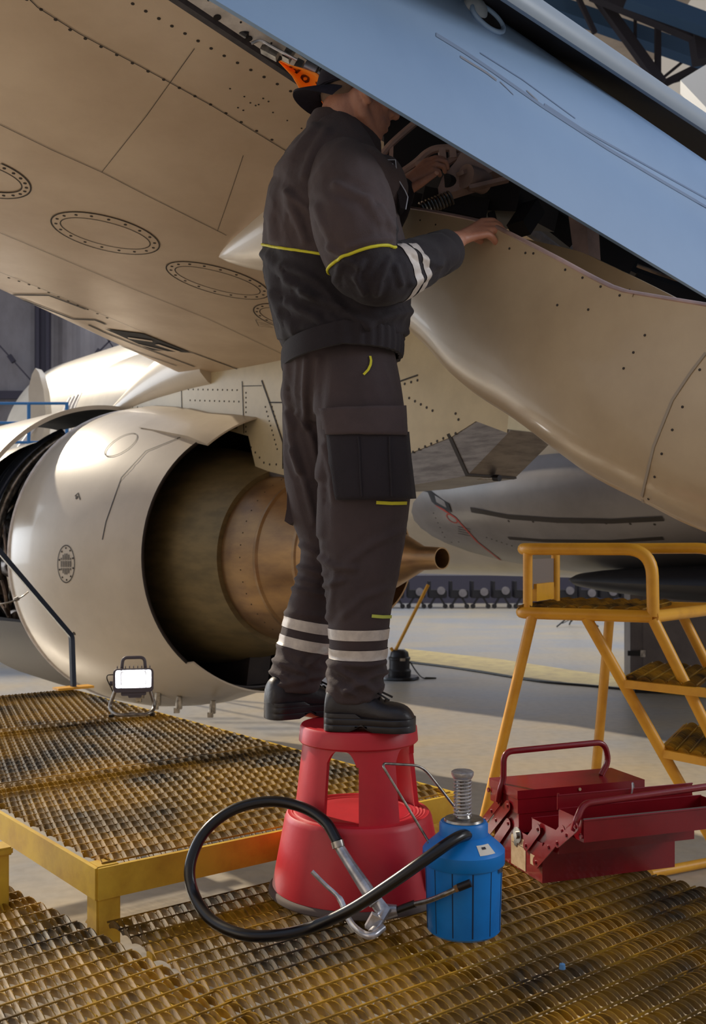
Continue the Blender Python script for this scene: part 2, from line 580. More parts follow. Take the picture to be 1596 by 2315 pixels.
def capsule(mb, pts, rs, n=12, mi=0):
    """A tapered limb with rounded ends."""
    pts = [V(p) for p in pts]
    rs = list(rs) if isinstance(rs, (list, tuple)) else [rs] * len(pts)
    d0, d1 = (pts[1] - pts[0]).normalized(), (pts[-1] - pts[-2]).normalized()
    P2, R2 = [], []
    for t in (0.97, 0.8, 0.45):
        P2.append(pts[0] - d0 * rs[0] * t); R2.append(rs[0] * sqrt(1 - t * t))
    P2 += pts; R2 += rs
    for t in (0.45, 0.8, 0.97):
        P2.append(pts[-1] + d1 * rs[-1] * t); R2.append(rs[-1] * sqrt(1 - t * t))
    mb.tube(P2, R2, n, mi)
# ================================================================ the setting
mb = MB()
mb.add([(-30, -12, 0), (40, -12, 0), (40, 30, 0), (-30, 30, 0), (-30, -12, -0.2), (40, -12, -0.2), (40, 30, -0.2), (-30, 30, -0.2)],
       [(0, 1, 2, 3), (7, 6, 5, 4), (0, 4, 5, 1), (1, 5, 6, 2), (2, 6, 7, 3), (3, 7, 4, 0)])
tag(mb.build('floor', M_floor, None, 0), kind='structure')

mb = MB()                                   # painted band on the floor beyond the ladder
up = [(915, 1466), (1130, 1490), (1300, 1516), (1440, 1536), (1700, 1560)]
lo = [(915, 1492), (1130, 1524), (1300, 1545), (1440, 1562), (1700, 1590)]
U = [PZ(a, b, 0.004) for a, b in up]; L = [PZ(a, b, 0.004) for a, b in lo]
mb.add(U + L, [(i, i + 1, 6 + i - 0, 5 + i) for i in range(4)])
o = mb.build('trim_1', M_floory, None, 0); tag(o, kind='structure')

WY = 28.0
mb = MB()                                   # back wall of ribbed sheet
rings = []
n = 480
for i in range(n + 1):
    x = -24 + 60 * i / n
    y = WY + (0.03 if (i // 2) % 2 else 0.0)
    rings.append([V((x, y, 0)), V((x, y, 13)), V((x, WY + 0.3, 13)), V((x, WY + 0.3, 0))])
mb.loft(rings)
tag(mb.build('wall_back', M_wall, None, 0), kind='structure')

mb = MB(); mb.box((3, -7.1, 5), (54, 0.2, 10)); tag(mb.build('wall_front', M_wall, None, 0), kind='structure')
k = 1
def trim(build_fn, m, sm=0):
    global k
    k += 1
    b = MB(); build_fn(b)
    o = b.build('trim_%d' % k, m, None, sm)
    tag(o, kind='structure')
    return o

yw = WY - 0.25
def wallp(px, py, y=yw): return P(px, py, y)
trim(lambda b: (b.bar(wallp(97, 1362), wallp(97, 420), 0.36, 0.3, 0, (0, 1, 0)), b.bar(wallp(86, 1362, yw - .2), wallp(86, 420, yw - .2), .08, .08), b.bar(wallp(108, 1362, yw - .2), wallp(108, 420, yw - .2), .08, .08)), M_wallbeam)
trim(lambda b: b.bar(wallp(-60, 893), wallp(900, 893), 0.12, 0.22), M_wallbeam)
trim(lambda b: b.bar(wallp(-60, 620), wallp(900, 620), 0.12, 0.2), M_wallbeam)
for (a, c) in (((-20, 760), (72, 862)), ((112, 905), (330, 690)), ((-40, 1060), (90, 900)), ((225, 740), (300, 850))):
    trim(lambda b: (b.bar(wallp(*a), wallp(*c), 0.035, 0.035), b.box((wallp(*a) + wallp(*c)) / 2, (0.12, 0.1, 0.22), Matrix.Rotation(0.6 if a[1] > c[1] else -0.6, 3, 'Y'))), M_wallbeam)

trim(lambda b: b.box((6, WY - .12, .38), (60, .12, .76)), M_wallbeam)
mb = MB()                                   # roof with translucent strips over the far bay
RZ = 12.2
for i in range(12):
    x0 = -3 + i * 2.4
    mb.box((x0 + 1.2, 22, RZ + 0.1), (2.4, 12.6, 0.15), None, 1 if i % 3 == 1 else 0)
tag(mb.build('ceiling', [M_roof, M_skylight], None, 0), kind='structure')
def Pz2(px, py, d): return P(px, py, d)
trim(lambda b: b.bar(Pz2(1200, -5, 19), Pz2(1640, 150, 19), 0.3, 0.26), M_bluebeam)
trim(lambda b: b.bar(Pz2(1420, -8, 17.5), Pz2(1640, 72, 17.5), 0.3, 0.26), M_bluebeam)
trim(lambda b: (b.bar(Pz2(1335, -30, 18.4), Pz2(1495, 190, 18.4), 0.17, 0.17), b.bar(Pz2(1487, 15, 18.4), Pz2(1487, 190, 18.4), 0.10, 0.10),
                b.bar(Pz2(1300, -20, 18.4), Pz2(1345, 75, 18.4), 0.08, 0.08), b.bar(Pz2(1436, 40, 18.4), Pz2(1436, 100, 18.4), 0.05, 0.05)), M_truss)
trim(lambda b: (b.bar(Pz2(1340, -20, 18), Pz2(1620, 95, 18), 0.2, 0.26), b.bar(Pz2(1580, 70, 18), Pz2(1590, 140, 18), 0.3, 0.3)), M_truss)
trim(lambda b: (b.bar(Pz2(1490, 195, 20), Pz2(1640, 120, 20), 0.12, 0.12), b.bar(Pz2(1500, 175, 20), Pz2(1610, 85, 20), 0.05, 0.05), b.bar(Pz2(1515, 185, 20), Pz2(1640, 150, 20), 0.07, 0.07),
                b.bar(Pz2(1250, 25, 20), Pz2(1285, -10, 20), 0.05, 0.05)), M_truss)
# ================================================================ the airliner under maintenance
AFT = V((0.643, -0.766, 0)).normalized()
INB = V((0.766, 0.643, 0)).normalized()
UP = V((0, 0, 1))
air = thing('airliner', (1.0, 6.0, 0.0), 'white airliner filling the upper half, wing, opened engine and lowered flap above the worker', 'airplane')

# ---- wing ------------------------------------------------------
LA, LB = P(440, 858, 6.8), P(0, 652, 5.1)
TA, TB = P(700, 203, 3.1), P(390, -2, 2.72)
def LE(t): return LA + (LB - LA) * t
def TEp(t):
    p = LE(t)
    d = TB - TA
    # TA + d*q == p + AFT*w in plan
    det = d.x * (-AFT.y) - (-AFT.x) * d.y
    rx, ry = p.x - TA.x, p.y - TA.y
    q = (rx * (-AFT.y) - (-AFT.x) * ry) / det
    return TA + d * q
def wing_pt(t, c):
    a, b = LE(t), TEp(t)
    p = a + (b - a) * c
    p.z -= 0.07 * 4 * c * (1 - c)
    return p
NOSE = 0.13
def wing_section(t):
    a, b = LE(t), TEp(t)
    fw = (a - b); fw.z = 0; fw.normalize()
    low = [wing_pt(t, c) for c in [1.0, .9, .8, .7, .6, .5, .4, .3, .22, .15, .1, .06, .03, 0.0]]
    nose = [a + fw * (NOSE * 0.7 * sin(pi * q / 8)) + UP * (NOSE * (1 - cos(pi * q / 8))) for q in range(1, 8)]
    topp = [a + (b - a) * c + UP * (2 * NOSE * (1 - c) + 0.22 * c + 0.16 * sin(pi * min(1, c * 1.15) ** 0.6)) for c in [0.0, .1, .3, .5, .7, .85, 1.0]]
    return low + nose + topp
mb = MB()
ts = [-1.3 + 3.9 * i / 52 for i in range(53)]
mb.loft([wing_section(t) for t in ts])
WB = bvh_of(mb)
for pl in (([(60, -10), (85, 15), (180, 75), (320, 150), (480, 238), (660, 348)]), ([(-5, 278), (118, 338), (230, 388), (330, 440), (430, 490), (512, 531)]),
           ([(-5, 523), (130, 580), (300, 652), (470, 720), (660, 810)]), ([(-5, 612), (120, 662), (250, 718), (420, 790), (560, 842)]), ([(230, 388), (330, 262), (440, 108)]),
           ([(492, 520), (520, 440), (550, 350)])):
    seam_on(mb, WB, pl, 0.0018 if pl[0][0] in (230, 492) else 0.003)
rivets_on(mb, WB, [(60, -2), (170, 75), (280, 132), (480, 238), (640, 330)], 40, 0.0052)
rivets_on(mb, WB, [(300, 8), (500, 122), (680, 218)], 34, 0.0052)
rivets_on(mb, WB, [(520, 200), (700, 300)], 37, 0.003)
for p in ((538, 243), (550, 249), (566, 232), (578, 238), (595, 222), (607, 229)): rivets_on(mb, WB, [p, (p[0] + 1, p[1])], 50, 0.0032)
rivets_on(mb, WB, [(20, 628), (80, 648), (250, 722)], 24, 0.007)
# slat and leading-edge gaps
for pl, w in (([(0, 657), (22, 665), (110, 666), (195, 698)], 0.018), ([(25, 666), (165, 720), (215, 722), (240, 732)], 0.02), ([(200, 733), (240, 752), (300, 776), (440, 828)], 0.016),
              ([(250, 772), (330, 802), (400, 826)], 0.012), ([(250, 748), (440, 798), (560, 842)], 0.012)):
    seam_on(mb, WB, pl, w, 1, 8, 0.004)
o_wing = mb.build('wing', [M_wing, M_seam], air, 40)

def oval(cx, cy, a, b, tilt, t0=0, t1=360, riv=18):
    q = MB()
    pts_o = [hit(WB, *p) for p in arc_px(cx, cy, a, b, tilt, t0, t1)]
    pts_i = [hit(WB, *p) for p in arc_px(cx, cy, a * 0.83, b * 0.68, tilt, t0, t1)]
    ok = [(x, y) for x, y in zip(pts_o, pts_i) if x and y]
    if len(ok) < 6: return
    # plate slightly proud of the skin
    c = sum((x[0] for x, y in ok), V()) / len(ok)
    lift = 0.0018
    ro = [x[0] + x[1] * lift for x, y in ok]; ri = [y[0] + y[1] * lift * 1.6 for x, y in ok]
    q.loft([ro, ri], 0, False, False)
    if t1 - t0 >= 359:
        q.add([c + ok[0][0][1] * 0.0 + p - c for p in ri[:-1]] , [tuple(range(len(ri) - 1))], 0)
    q.ribbon([x[0] for x, y in ok], [x[1] for x, y in ok], 0.006, 1, 0.003)
    q.ribbon([y[0] for x, y in ok], [y[1] for x, y in ok], 0.0045, 1, 0.004)
    for i in range(riv):
        t = t0 + (t1 - t0) * (i + .5) / riv
        h_ = hit(WB, *arc_px(cx, cy, a * 0.915, b * 0.84, tilt, t, t, 1)[0])
        if h_: q.disc(h_[0] + h_[1] * 0.002, h_[1], 0.0065, 8, 1, 0.002)
    o = q.build('access_panel', [M_wing, M_seam], o_wing, 40, recalc=False)
    return o
oval(238, 526, 126, 38, 14)
oval(-48, 395, 122, 42, 16, -70, 75, 10)
oval(492, 633, 120, 30, 15)
oval(655, 718, 84, 26, 14)
q = MB()
for pl in ([(578, 722), (598, 722), (622, 732), (622, 740), (585, 736), (578, 722)], [(584, 727), (612, 734)], [(588, 731), (615, 738)]):
    seam_on(q, WB, pl, 0.003, 0, 6, 0.003)
q.build('stencil', M_seam, o_wing, 0, recalc=False)
# recess by the slat, with its rib
q = MB()
rec = [(238, 742), (325, 753), (432, 796), (345, 790)]
hp = [hit(WB, *p) for p in rec]
if all(hp):
    q.add([h_[0] + h_[1] * 0.005 for h_ in hp], [(0, 1, 2, 3)], 0)
    for a, b, w in (((290, 760), (345, 768), 0.03), ((355, 775), (405, 792), 0.035), ((315, 775), (395, 795), 0.015)):
        ha, hb = hit(WB, *a), hit(WB, *b)
        q.ribbon([ha[0], hb[0]], [ha[1], hb[1]], w, 1, 0.01)
    q.build('slat_recess', [M_dark, M_wing], o_wing, 0, recalc=False)

# trailing edge: seal, white flange, cove with hydraulics
TD = (TB - TA).normalized()
tn = V((-TD.y, TD.x, 0)).normalized()
if tn.dot(AFT) < 0: tn = -tn
def te(s, a, u): return TA + TD * s + tn * a + UP * u     # s outboard, a aft, u up
mb = MB()
S0, S1 = -2.2, 1.2
q = [te(s, 0, 0) for s in (S0, S1)]
prof = [(-0.006, -0.004), (0.0, -0.010), (0.022, -0.010), (0.036, 0.004), (0.036, 0.05), (0.0, 0.05)]
mb.loft([[te(s, a, u) for a, u in prof] for s in (S0, S1)])
mb.build('edge_seal', M_seal, o_wing, 30)
mb = MB()
prof = [(0.034, 0.002), (0.038, -0.006), (0.094, 0.008), (0.094, 0.014), (0.034, 0.03)]
mb.loft([[te(s, a, u) for a, u in prof] for s in (-0.02, S1)])
for i in range(9):
    c = te(0.06 + i * 0.115, 0.046, -0.0045)
    nn = (tn * 0.25 - UP * 0.97).normalized()
    mb.disc(c, nn, 0.011, 12, 1, 0.002)
    mb.disc(te(0.115 + i * 0.115, 0.075, 0.003), nn, 0.003, 8, 1, 0.002)
mb.build('spar_flange', [M_strip, M_dark], o_wing, 30)
def sp_line(s):                              # lower edge of the fixed upper panels, above and aft of the cove
    q = te(s, 0.78, 0)
    return q, CX + q.x * F / q.y
def sp_at(px_t):
    lo_, hi_ = -6.0, 1.5
    for _ in range(50):
        m_ = (lo_ + hi_) / 2
        if sp_line(m_)[1] > px_t: lo_ = m_
        else: hi_ = m_
    q = sp_line(lo_)[0]
    py_ = -36 + (px_t - 1175) * 291 / 421
    return lo_, H + (HY - py_) / F * q.y
(sA, zA), (sB, zB) = sp_at(1175), sp_at(1596)
def sp_top(s):
    q = sp_line(s)[0]; q.z = zA + (zB - zA) * (s - sA) / (sB - sA); return q
SS = [-4.6 + 5.8 * i / 12 for i in range(13)]
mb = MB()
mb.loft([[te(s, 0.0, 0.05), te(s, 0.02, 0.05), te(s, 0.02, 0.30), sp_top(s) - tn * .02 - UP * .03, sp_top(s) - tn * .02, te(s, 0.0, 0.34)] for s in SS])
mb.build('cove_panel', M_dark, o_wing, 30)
mb = MB()
mb.loft([[sp_top(s) + UP * u + tn * a for a, u in ((0.0, 0.0), (0.006, -0.025), (0.0, -0.050), (-0.006, -0.056), (-0.03, -0.045), (-0.03, 0.0))] for s in SS])
mb.build('spoiler_panel', M_flap2, air, 40)
# cove hydraulics seen above the flange
def cpx(px, py, d=2.86): return P(px, py, d)
def cyl(name, a, b, r, m, d=2.86, n=14, parent=None):
    q = MB(); q.tube([cpx(*a, d), cpx(*b, d)], r, n); return q.build(name, m, parent or o_wing, 40)
cyl('hydraulic_cylinder', (492, 42), (528, 60), 0.019, M_alu, 2.84)
cyl('hydraulic_pipe', (470, 25), (492, 42), 0.007, M_bronze, 2.84)
cyl('hydraulic_pipe', (528, 60), (560, 80), 0.010, M_black, 2.84)
cyl('actuator', (690, 150), (716, 163), 0.018, M_alu, 2.9)
cyl('actuator', (720, 166), (740, 178), 0.016, M_steel, 2.9)
q = MB()
q.tube(crom([cpx(568, 98), cpx(590, 92), (cpx(620, 108)), cpx(672, 136)], 6), 0.0045, 8)
q.build('hydraulic_pipe', M_alu, o_wing, 40)
q = MB()
q.tube(crom([cpx(425, 8), cpx(450, 14), cpx(462, 30), cpx(480, 32)], 6), 0.004, 8)
q.build('hydraulic_pipe', M_alu, o_wing, 40)
for p, w, h_ in (((460, 22), .03, .05), ((553, 76), .012, .045), ((568, 84), .02, .03), ((655, 118), .022, .05), ((610, 118), .05, .02), ((676, 150), .02, .03), ((440, 15), .03, .04)):
    q = MB(); q.box(cpx(*p, 2.9), (w, .03, h_), Matrix.Rotation(.5, 3, 'Y')); q.build('bracket', M_steel, o_wing, 0)

# ---- engine ----------------------------------------------------
EO = V((-0.58, 6.35, 1.45))                # centre of the fan nozzle lip
ENG_C, ENG_S, ENG_E = EO, AFT, 'engine'
mb = MB()
prof = [(-1.38, 1.05), (-1.25, 1.06), (-1.0, 1.05), (-0.7, 1.01), (-0.4, 0.945), (-0.15, 0.872), (0.0, 0.825)]
mb.revolve(prof, EO, AFT, 96)
mb.revolve([(0.0, 0.825), (0.004, 0.815), (0.0, 0.805), (-0.1, 0.825), (-0.4, 0.87), (-0.8, 0.92), (-1.36, 0.95), (-1.38, 1.05)], EO, AFT, 96, 1)
NB = bvh_of(mb)
seam_on(mb, NB, [(232, 1220), (240, 1180), (275, 1080), (330, 1020), (410, 988)], 0.008)
seam_on(mb, NB, [(170, 1122), (177, 1115), (182, 1130)], 0.01, 2)
for p in ((174, 1125), (168, 1432)): 
    h_ = hit(NB, *p)
    if h_: mb.disc(h_[0], h_[1], 0.012, 8, 2, 0.003)
o_cowl = mb.build('engine_cowling', [M_white, M_ductdark, M_seam], air, 40)
q = MB()                                    # oval vent grille
for a, b, w in ((19, 42, 0.006),):
    pts = [hit(NB, *p) for p in arc_px(150, 1275, a, b, 0)]
    q.ribbon([p[0] for p in pts], [p[1] for p in pts], w, 1, 0.003)
for i in range(10):
    h_ = hit(NB, *arc_px(150, 1275, 16, 36, 0, 36 * i + 15, 36 * i + 15, 1)[0])
    q.disc(h_[0], h_[1], 0.006, 8, 1, 0.003)
for i in range(6):
    x = 139.5 + i * 4.2
    hh = 24 * sqrt(max(0.05, 1 - ((x - 150) / 13) ** 2))
    seam_on(q, NB, [(x, 1275 - hh), (x, 1275 - 9)], 0.0075, 1, 8, 0.004)
    seam_on(q, NB, [(x, 1275 - 7), (x, 1275 + 7)], 0.0075, 1, 8, 0.004)
    seam_on(q, NB, [(x, 1275 + 9), (x, 1275 + hh)], 0.0075, 1, 8, 0.004)
q.build('vent_grille', [M_white, M_seam], o_cowl, 0, recalc=False)
q = MB()
pts = [hit(NB, *p) for p in arc_px(274, 1006, 42, 16, -32)]
q.ribbon([p[0] for p in pts if p], [p[1] for p in pts if p], 0.006, 1, 0.003)
q.build('hatch', [M_white, M_seam], o_cowl, 0, recalc=False)
q = MB()                                    # scalloped lip under the pylon
rings = []
for i in range(25):
    an = radians(-34 + 68 * i / 24)
    k_ = cos(radians(-90 + 180 * i / 24))
    ring = []
    for s_, r_ in ((-0.55, 0.985), (-0.3, 0.93), (-0.05, 0.87 + 0.03 * k_), (0.10 + 0.13 * k_, 0.80 + 0.06 * k_), (0.10 + 0.13 * k_, 0.79 + 0.06 * k_), (-0.3, 0.90)):
        w_ = INB
        ring.append(EO + AFT * s_ + (UP * cos(an) - INB * sin(an)) * r_)
    rings.append(ring)
q.loft(rings, 0, True, True)
for i in range(24): q.m[i * 6 + 4] = 1; q.m[i * 6 + 5] = 1
q.build('cowl_lip', [M_white, M_ductdark], o_cowl, 40)
q = MB()                                    # bumper lip at the bottom
rings = []
for i in range(25):
    an = radians(180 - 40 + 80 * i / 24)
    k_ = cos(radians(-90 + 180 * i / 24))
    rings.append([EO + AFT * s_ + (UP * cos(an) - INB * sin(an)) * r_ for s_, r_ in ((-0.5, 0.975), (-0.1, 0.86), (0.06 + 0.10 * k_, 0.81 + 0.02 * k_), (0.06 + 0.10 * k_, 0.80 + 0.02 * k_), (-0.4, 0.9))])
q.loft(rings, 0, True, True)
q.build('cowl_lip', M_white, o_cowl, 40)
for px, py in ((318, 1582), (356, 1598), (404, 1606), (480, 1616)):      # latches hanging under the cowling
    q = MB()
    p = P(px, py - 14, 6.45)
    q.tube([p + V((0, 0, 0.05)), p + V((-0.01, 0, -0.03)), p + V((-0.02, 0, -0.05))], 0.014, 8)
    q.box(p + V((-0.012, 0, -0.04)), (0.035, 0.03, 0.03))
    q.box(p + V((0.01, 0, 0.01)), (0.02, 0.04, 0.08))
    q.build('cowl_latch', M_steel, o_cowl, 0)
mb = MB()
mb.revolve([(-1.2, 0.70), (-0.7, 0.715), (-0.35, 0.70), (-0.1, 0.655), (0.02, 0.625), (0.06, 0.605), (0.3, 0.54), (0.335, 0.53), (0.335, 0.50), (0.2, 0.50)], EO, AFT, 96)
o_core = mb.build("core_cowl", M_duct, air, 30)
mb = MB(); mb.revolve([(-1.15, 0.69), (-1.2, 0.955), (-1.23, 0.955), (-1.18, 0.69)], EO, AFT, 64); mb.build("duct_bulkhead", M_ductdark, air, 30)
mb = MB()
mb.revolve([(0.20, 0.505), (0.36, 0.500), (0.44, 0.497), (0.52, 0.485), (0.60, 0.468), (0.61, 0.474), (0.63, 0.474), (0.64, 0.46), (0.75, 0.43), (0.86, 0.396), (0.865, 0.402), (0.885, 0.40), (0.89, 0.388), (1.02, 0.34), (1.02, 0.33), (0.7, 0.38), (0.68, 0.2)], EO, AFT, 96)
NZ = bvh_of(mb)
for i in range(44):
    an = 2 * pi * i / 44
    r_ = 0.487
    nn = (UP * cos(an) + INB * sin(an))
    mb.disc(EO + AFT * 0.505 + nn * (r_ - 0.001), nn, 0.004, 6, 1, 0.003)
mb.build('exhaust_nozzle', [M_bronze, M_seam], air, 30)
mb = MB()
mb.revolve([(0.7, 0.27), (0.95, 0.25), (1.2, 0.17), (1.38, 0.095), (1.46, 0.062), (1.60, 0.056), (1.60, 0.05), (1.42, 0.048)], EO, AFT, 48)
mb.revolve([(1.42, 0.05), (1.421, 0.0005)], EO, AFT, 48, 1)
mb.build('exhaust_plug', [M_bronze, M_dark], air, 40)
mb = MB()                                   # strut across the lower fan duct
q0 = EO + AFT * 0.02
mb.loft([[q0 + AFT * a + INB * b - UP * c for a, b, c in ((-0.9, -.08, .55), (-0.9, .08, .55), (0.0, .08, .55), (0.0, -.08, .55))],
         [q0 + AFT * a + INB * b - UP * c for a, b, c in ((-0.9, -.08, .86), (-0.9, .08, .86), (-.05, .08, .80), (-.05, -.08, .80))]])
mb.build('duct_strut', M_ductdark, air, 0)

mb = MB(); mb.revolve([(-0.30, 0.86), (0.0, 0.812), (0.04, 0.855), (-0.05, 0.866), (-0.30, 0.905)], EO, AFT, 24, 0, -0.36, 0.36); mb.build('duct_filler', M_ductdark, air, 40)
# fan case with accessories ahead of the sleeve
mb = MB()
mb.revolve([(-3.1, 0.9), (-3.0, 0.96), (-2.7, 0.96), (-2.65, 0.84), (-1.7, 0.80), (-1.55, 0.80)], EO, AFT, 64)
mb.revolve([(-2.35, 0.80), (-2.35, 0.9), (-2.28, 0.9), (-2.28, 0.8)], EO, AFT, 64)
o_fan = mb.build('fan_case', M_black, air, 30)
def ring_pt(s_, an, r_): return EO + AFT * s_ + (UP * cos(an) - INB * sin(an)) * r_      # an = 0 top, 90 outboard
rnd = random.Random(3)
for i in range(34):
    a0 = radians(rnd.uniform(20, 150)); ln = radians(rnd.uniform(20, 70)); s0 = rnd.uniform(-2.5, -1.68); r0 = rnd.uniform(0.84, 0.97); ds = rnd.uniform(-0.25, 0.25)
    big = rnd.random() < 0.2
    q = MB()
    pts = [ring_pt(s0 + ds * j / 8 + 0.03 * sin(j * 1.3 + i), a0 + ln * j / 8, r0 + 0.02 * sin(j * 0.9 + i)) for j in range(9)]
    q.tube(crom(pts, 3), rnd.uniform(0.028, 0.045) if big else rnd.uniform(0.008, 0.018), 8)
    q.build('pipe', M_pipeblue if i % 9 == 0 else (M_pipe if i % 3 else M_steel), o_fan, 40)
for i, (s0, an, r_) in enumerate(((-1.75, 95, .08), (-1.72, 60, .05), (-1.9, 120, .07), (-1.8, 76, .06), (-2.1, 105, .09), (-1.7, 140, .05))):
    q = MB()
    c = ring_pt(s0, radians(an), 0.86)
    q.revolve([(-0.1, 0.0005), (-0.1, r_), (0.02, r_), (0.02, r_ * .75), (0.09, r_ * .7), (0.09, 0.0005)], c, AFT, 20)
    q.build('accessory', M_steel if i % 2 else M_pipe, o_fan, 30)
def shell(mbx, s0, s1, a0, a1, r0, off, thick=0.03):
    rings = []
    for i in range(31):
        an = radians(a0 + (a1 - a0) * i / 30)
        rings.append([ring_pt(s0, an, r0) + off, ring_pt((s0 + s1) / 2, an, r0 + 0.02) + off, ring_pt(s1, an, r0) + off, ring_pt(s1, an, r0 - thick) + off, ring_pt(s0, an, r0 - thick) + off])
    mbx.loft(rings)
M_cowlin = mat('cowl_liner', rgb(66, 66, 58), 0.6, 0, rgb(50, 50, 46), 6)
mb = MB()                                   # fan cowl swung open on its top hinge: its dark inner face shows
al = radians(13)
an0 = radians(3)
rows_o, rows_i = [], []
for i in range(33):
    an = an0 + radians(84) * i / 32
    ro, ri = [], []
    for s_ in (-2.85, -2.4, -1.95, -1.50):
        for lst, r_ in ((ro, 1.085), (ri, 1.055)):
            u_, z_ = sin(an) * r_ - sin(an0) * 1.07, cos(an) * r_ - cos(an0) * 1.07
            u2, z2 = u_ * cos(al) - z_ * sin(al), u_ * sin(al) + z_ * cos(al)
            lst.append(EO + AFT * s_ - INB * (u2 + sin(an0) * 1.07) + UP * (z2 + cos(an0) * 1.07 - .02))
    rows_o.append(ro); rows_i.append(ri)
mb.loft(rows_o, 1, False, False); mb.loft(rows_i, 0, False, False)
mb.loft([[a_[3] for a_ in rows_o], [b_[3] for b_ in rows_i]], 1, False, False); mb.loft([[a_[0] for a_ in rows_o], [b_[0] for b_ in rows_i]], 1, False, False)
mb.loft([rows_o[-1], rows_i[-1]], 1, False, False)
mb.build('fan_cowl', [M_cowlin, M_white], air, 30)
mb = MB(); shell(mb, -2.8, -1.50, 116, 178, 1.03, -INB * 0.0); mb.build('fan_cowl', mat('cowl_liner_dark', rgb(48, 40, 36), .6), air, 30)
for s0, a0, a1, r0 in ((-1.8, 30, 100, 0.99), (-1.95, 25, 90, 1.0), (-2.1, 40, 110, .98)):
    q = MB(); q.tube([ring_pt(s0, radians(a0 + (a1 - a0) * i / 16), r0) for i in range(17)], 0.038, 12); 
    q.build('pipe', M_pipeblue if s0 < -1.9 else M_steel, o_fan, 40)
mb = MB(); mb.tube([ring_pt(-1.39, radians(a), 1.052) for a in range(-2, 182, 4)], 0.012, 8); mb.build('cowl_edge', M_strip, o_cowl, 40)

# ---- pylon -----------------------------------------------------
def py_pt(s_, z, off): q = EO + AFT * s_ - INB * off; return V((q.x, q.y, z))
PO = 0.17
poly = [(-1.95, 2.42), (-1.55, 2.56), (-1.1, 2.66), (-0.62, 2.70), (0.6, 2.86), (2.3, 2.95), (2.18, 2.02), (1.99, 2.09), (1.83, 2.03), (1.48, 1.96), (0.6, 1.90), (0.2, 1.98), (0.12, 2.18), (-0.3, 2.28), (-1.0, 2.40)]
def prism(mbx, poly, o0, o1, mi=0, taper=None):
    n = len(poly)
    A = [py_pt(s_, z, o0) for s_, z in poly]; B = [py_pt(s_, z, o1) for s_, z in poly]
    mbx.add(A + B, [tuple(range(n)), tuple(range(2 * n - 1, n - 1, -1))] + [(i, (i + 1) % n, n + (i + 1) % n, n + i) for i in range(n)], mi)
mb = MB()
prism(mb, poly, PO, -PO)
PB = bvh_of(mb)
seam_on(mb, PB, [(548, 862), (552, 980)], 0.008); seam_on(mb, PB, [(592, 860), (608, 905), (640, 1000), (640, 1060)], 0.012)
seam_on(mb, PB, [(608, 910), (640, 910)], 0.008); seam_on(mb, PB, [(548, 873), (592, 872)], 0.005); seam_on(mb, PB, [(410, 865), (412, 938)], 0.008)
seam_on(mb, PB, [(905, 862), (945, 848)], 0.008)
for pl in ([(430, 905), (540, 908)], [(300, 920), (405, 925)], [(556, 888), (556, 980)], [(600, 920), (628, 1020)], [(615, 920), (636, 990)], [(415, 880), (540, 882)]):
    rivets_on(mb, PB, pl, 11, 0.006)
for pl in ([(920, 1028), (1000, 992), (1060, 968), (1088, 955)], [(915, 868), (950, 858)], [(925, 900), (990, 935)], [(1030, 935), (1042, 960)], [(558, 1000), (600, 1050), (640, 1050)]):
    rivets_on(mb, PB, pl, 15, 0.007)
mb.build('pylon', [M_pylon, M_seam], air, 30)
mb = MB()                                   # rounded fairing where the pylon meets the wing's leading edge
rings = []
for i in range(15):
    t = i / 14
    s_ = -2.0 + 1.7 * t
    zc = 2.42 + 0.26 * sin(t * pi / 2)
    w = 0.17 + 0.10 * t
    hgt = 0.02 + 0.30 * sin(t * pi / 2)
    rings.append([py_pt(s_, zc + hgt * sin(2 * pi * j / 16) * (1 if sin(2 * pi * j / 16) > 0 else .55), w * cos(2 * pi * j / 16)) for j in range(16)])
mb.loft(rings)
mb.build('pylon_fairing', M_white, air, 50)
mb = MB()
prism(mb, [(0.2, 1.99), (0.6, 1.92), (1.48, 1.975), (1.83, 2.045), (1.99, 2.10), (2.2, 2.03), (1.93, 1.84), (1.48, 1.81), (0.7, 1.80), (0.2, 1.95)], PO * 0.98, -PO * 0.98)
prism(mb, [(1.80, 2.045), (1.82, 2.05), (1.945, 1.842), (1.925, 1.838)], PO * 1.0, -PO * 1.0, 1)
mb.build('heat_shield', [M_heat, M_seam], air, 25)
mb = MB(); mb.tube([py_pt(1.3, 1.82, -.02), py_pt(1.75, 1.85, .0), py_pt(1.98, 1.835, .0)], 0.012, 10); mb.tube([py_pt(1.95, 1.837, 0), py_pt(1.985, 1.834, 0)], 0.016, 10, 1)
mb.build('drain_tube', [M_steel, M_black], air, 40)

# ---- fuselage --------------------------------------------------
FC = EO + INB * 4.83; FC.z = 3.08
mb = MB()
n = 96
rings = []
for i in range(25):
    s_ = -12 + 18 * i / 24
    rings.append([FC + AFT * s_ + (UP * cos(2 * pi * j / n) + INB * sin(2 * pi * j / n)) * 1.88 for j in range(n)])
mb.loft(rings)
mb.build('fuselage', M_white, air, 40)
mb = MB()                                   # belly fairing bulging below the wing root
rings = []
for i in range(33):
    t = i / 32
    s_ = -4.2 + 8.4 * t
    k_ = max(0.02, sin(pi * min(1, t * 1.05)) ** 0.55)
    rings.append([FC + AFT * s_ + UP * (-1.1 + 0.06) + (UP * cos(a) * (0.82 * k_) + INB * sin(a) * (1.75 * k_ + .05)) for a in [2 * pi * j / 48 for j in range(48)]])
mb.loft(rings)
FB = bvh_of(mb)
seam_on(mb, FB, [(1065, 1152), (1150, 1168), (1260, 1176), (1380, 1178), (1500, 1172)], 0.05, 1, 12, 0.006)
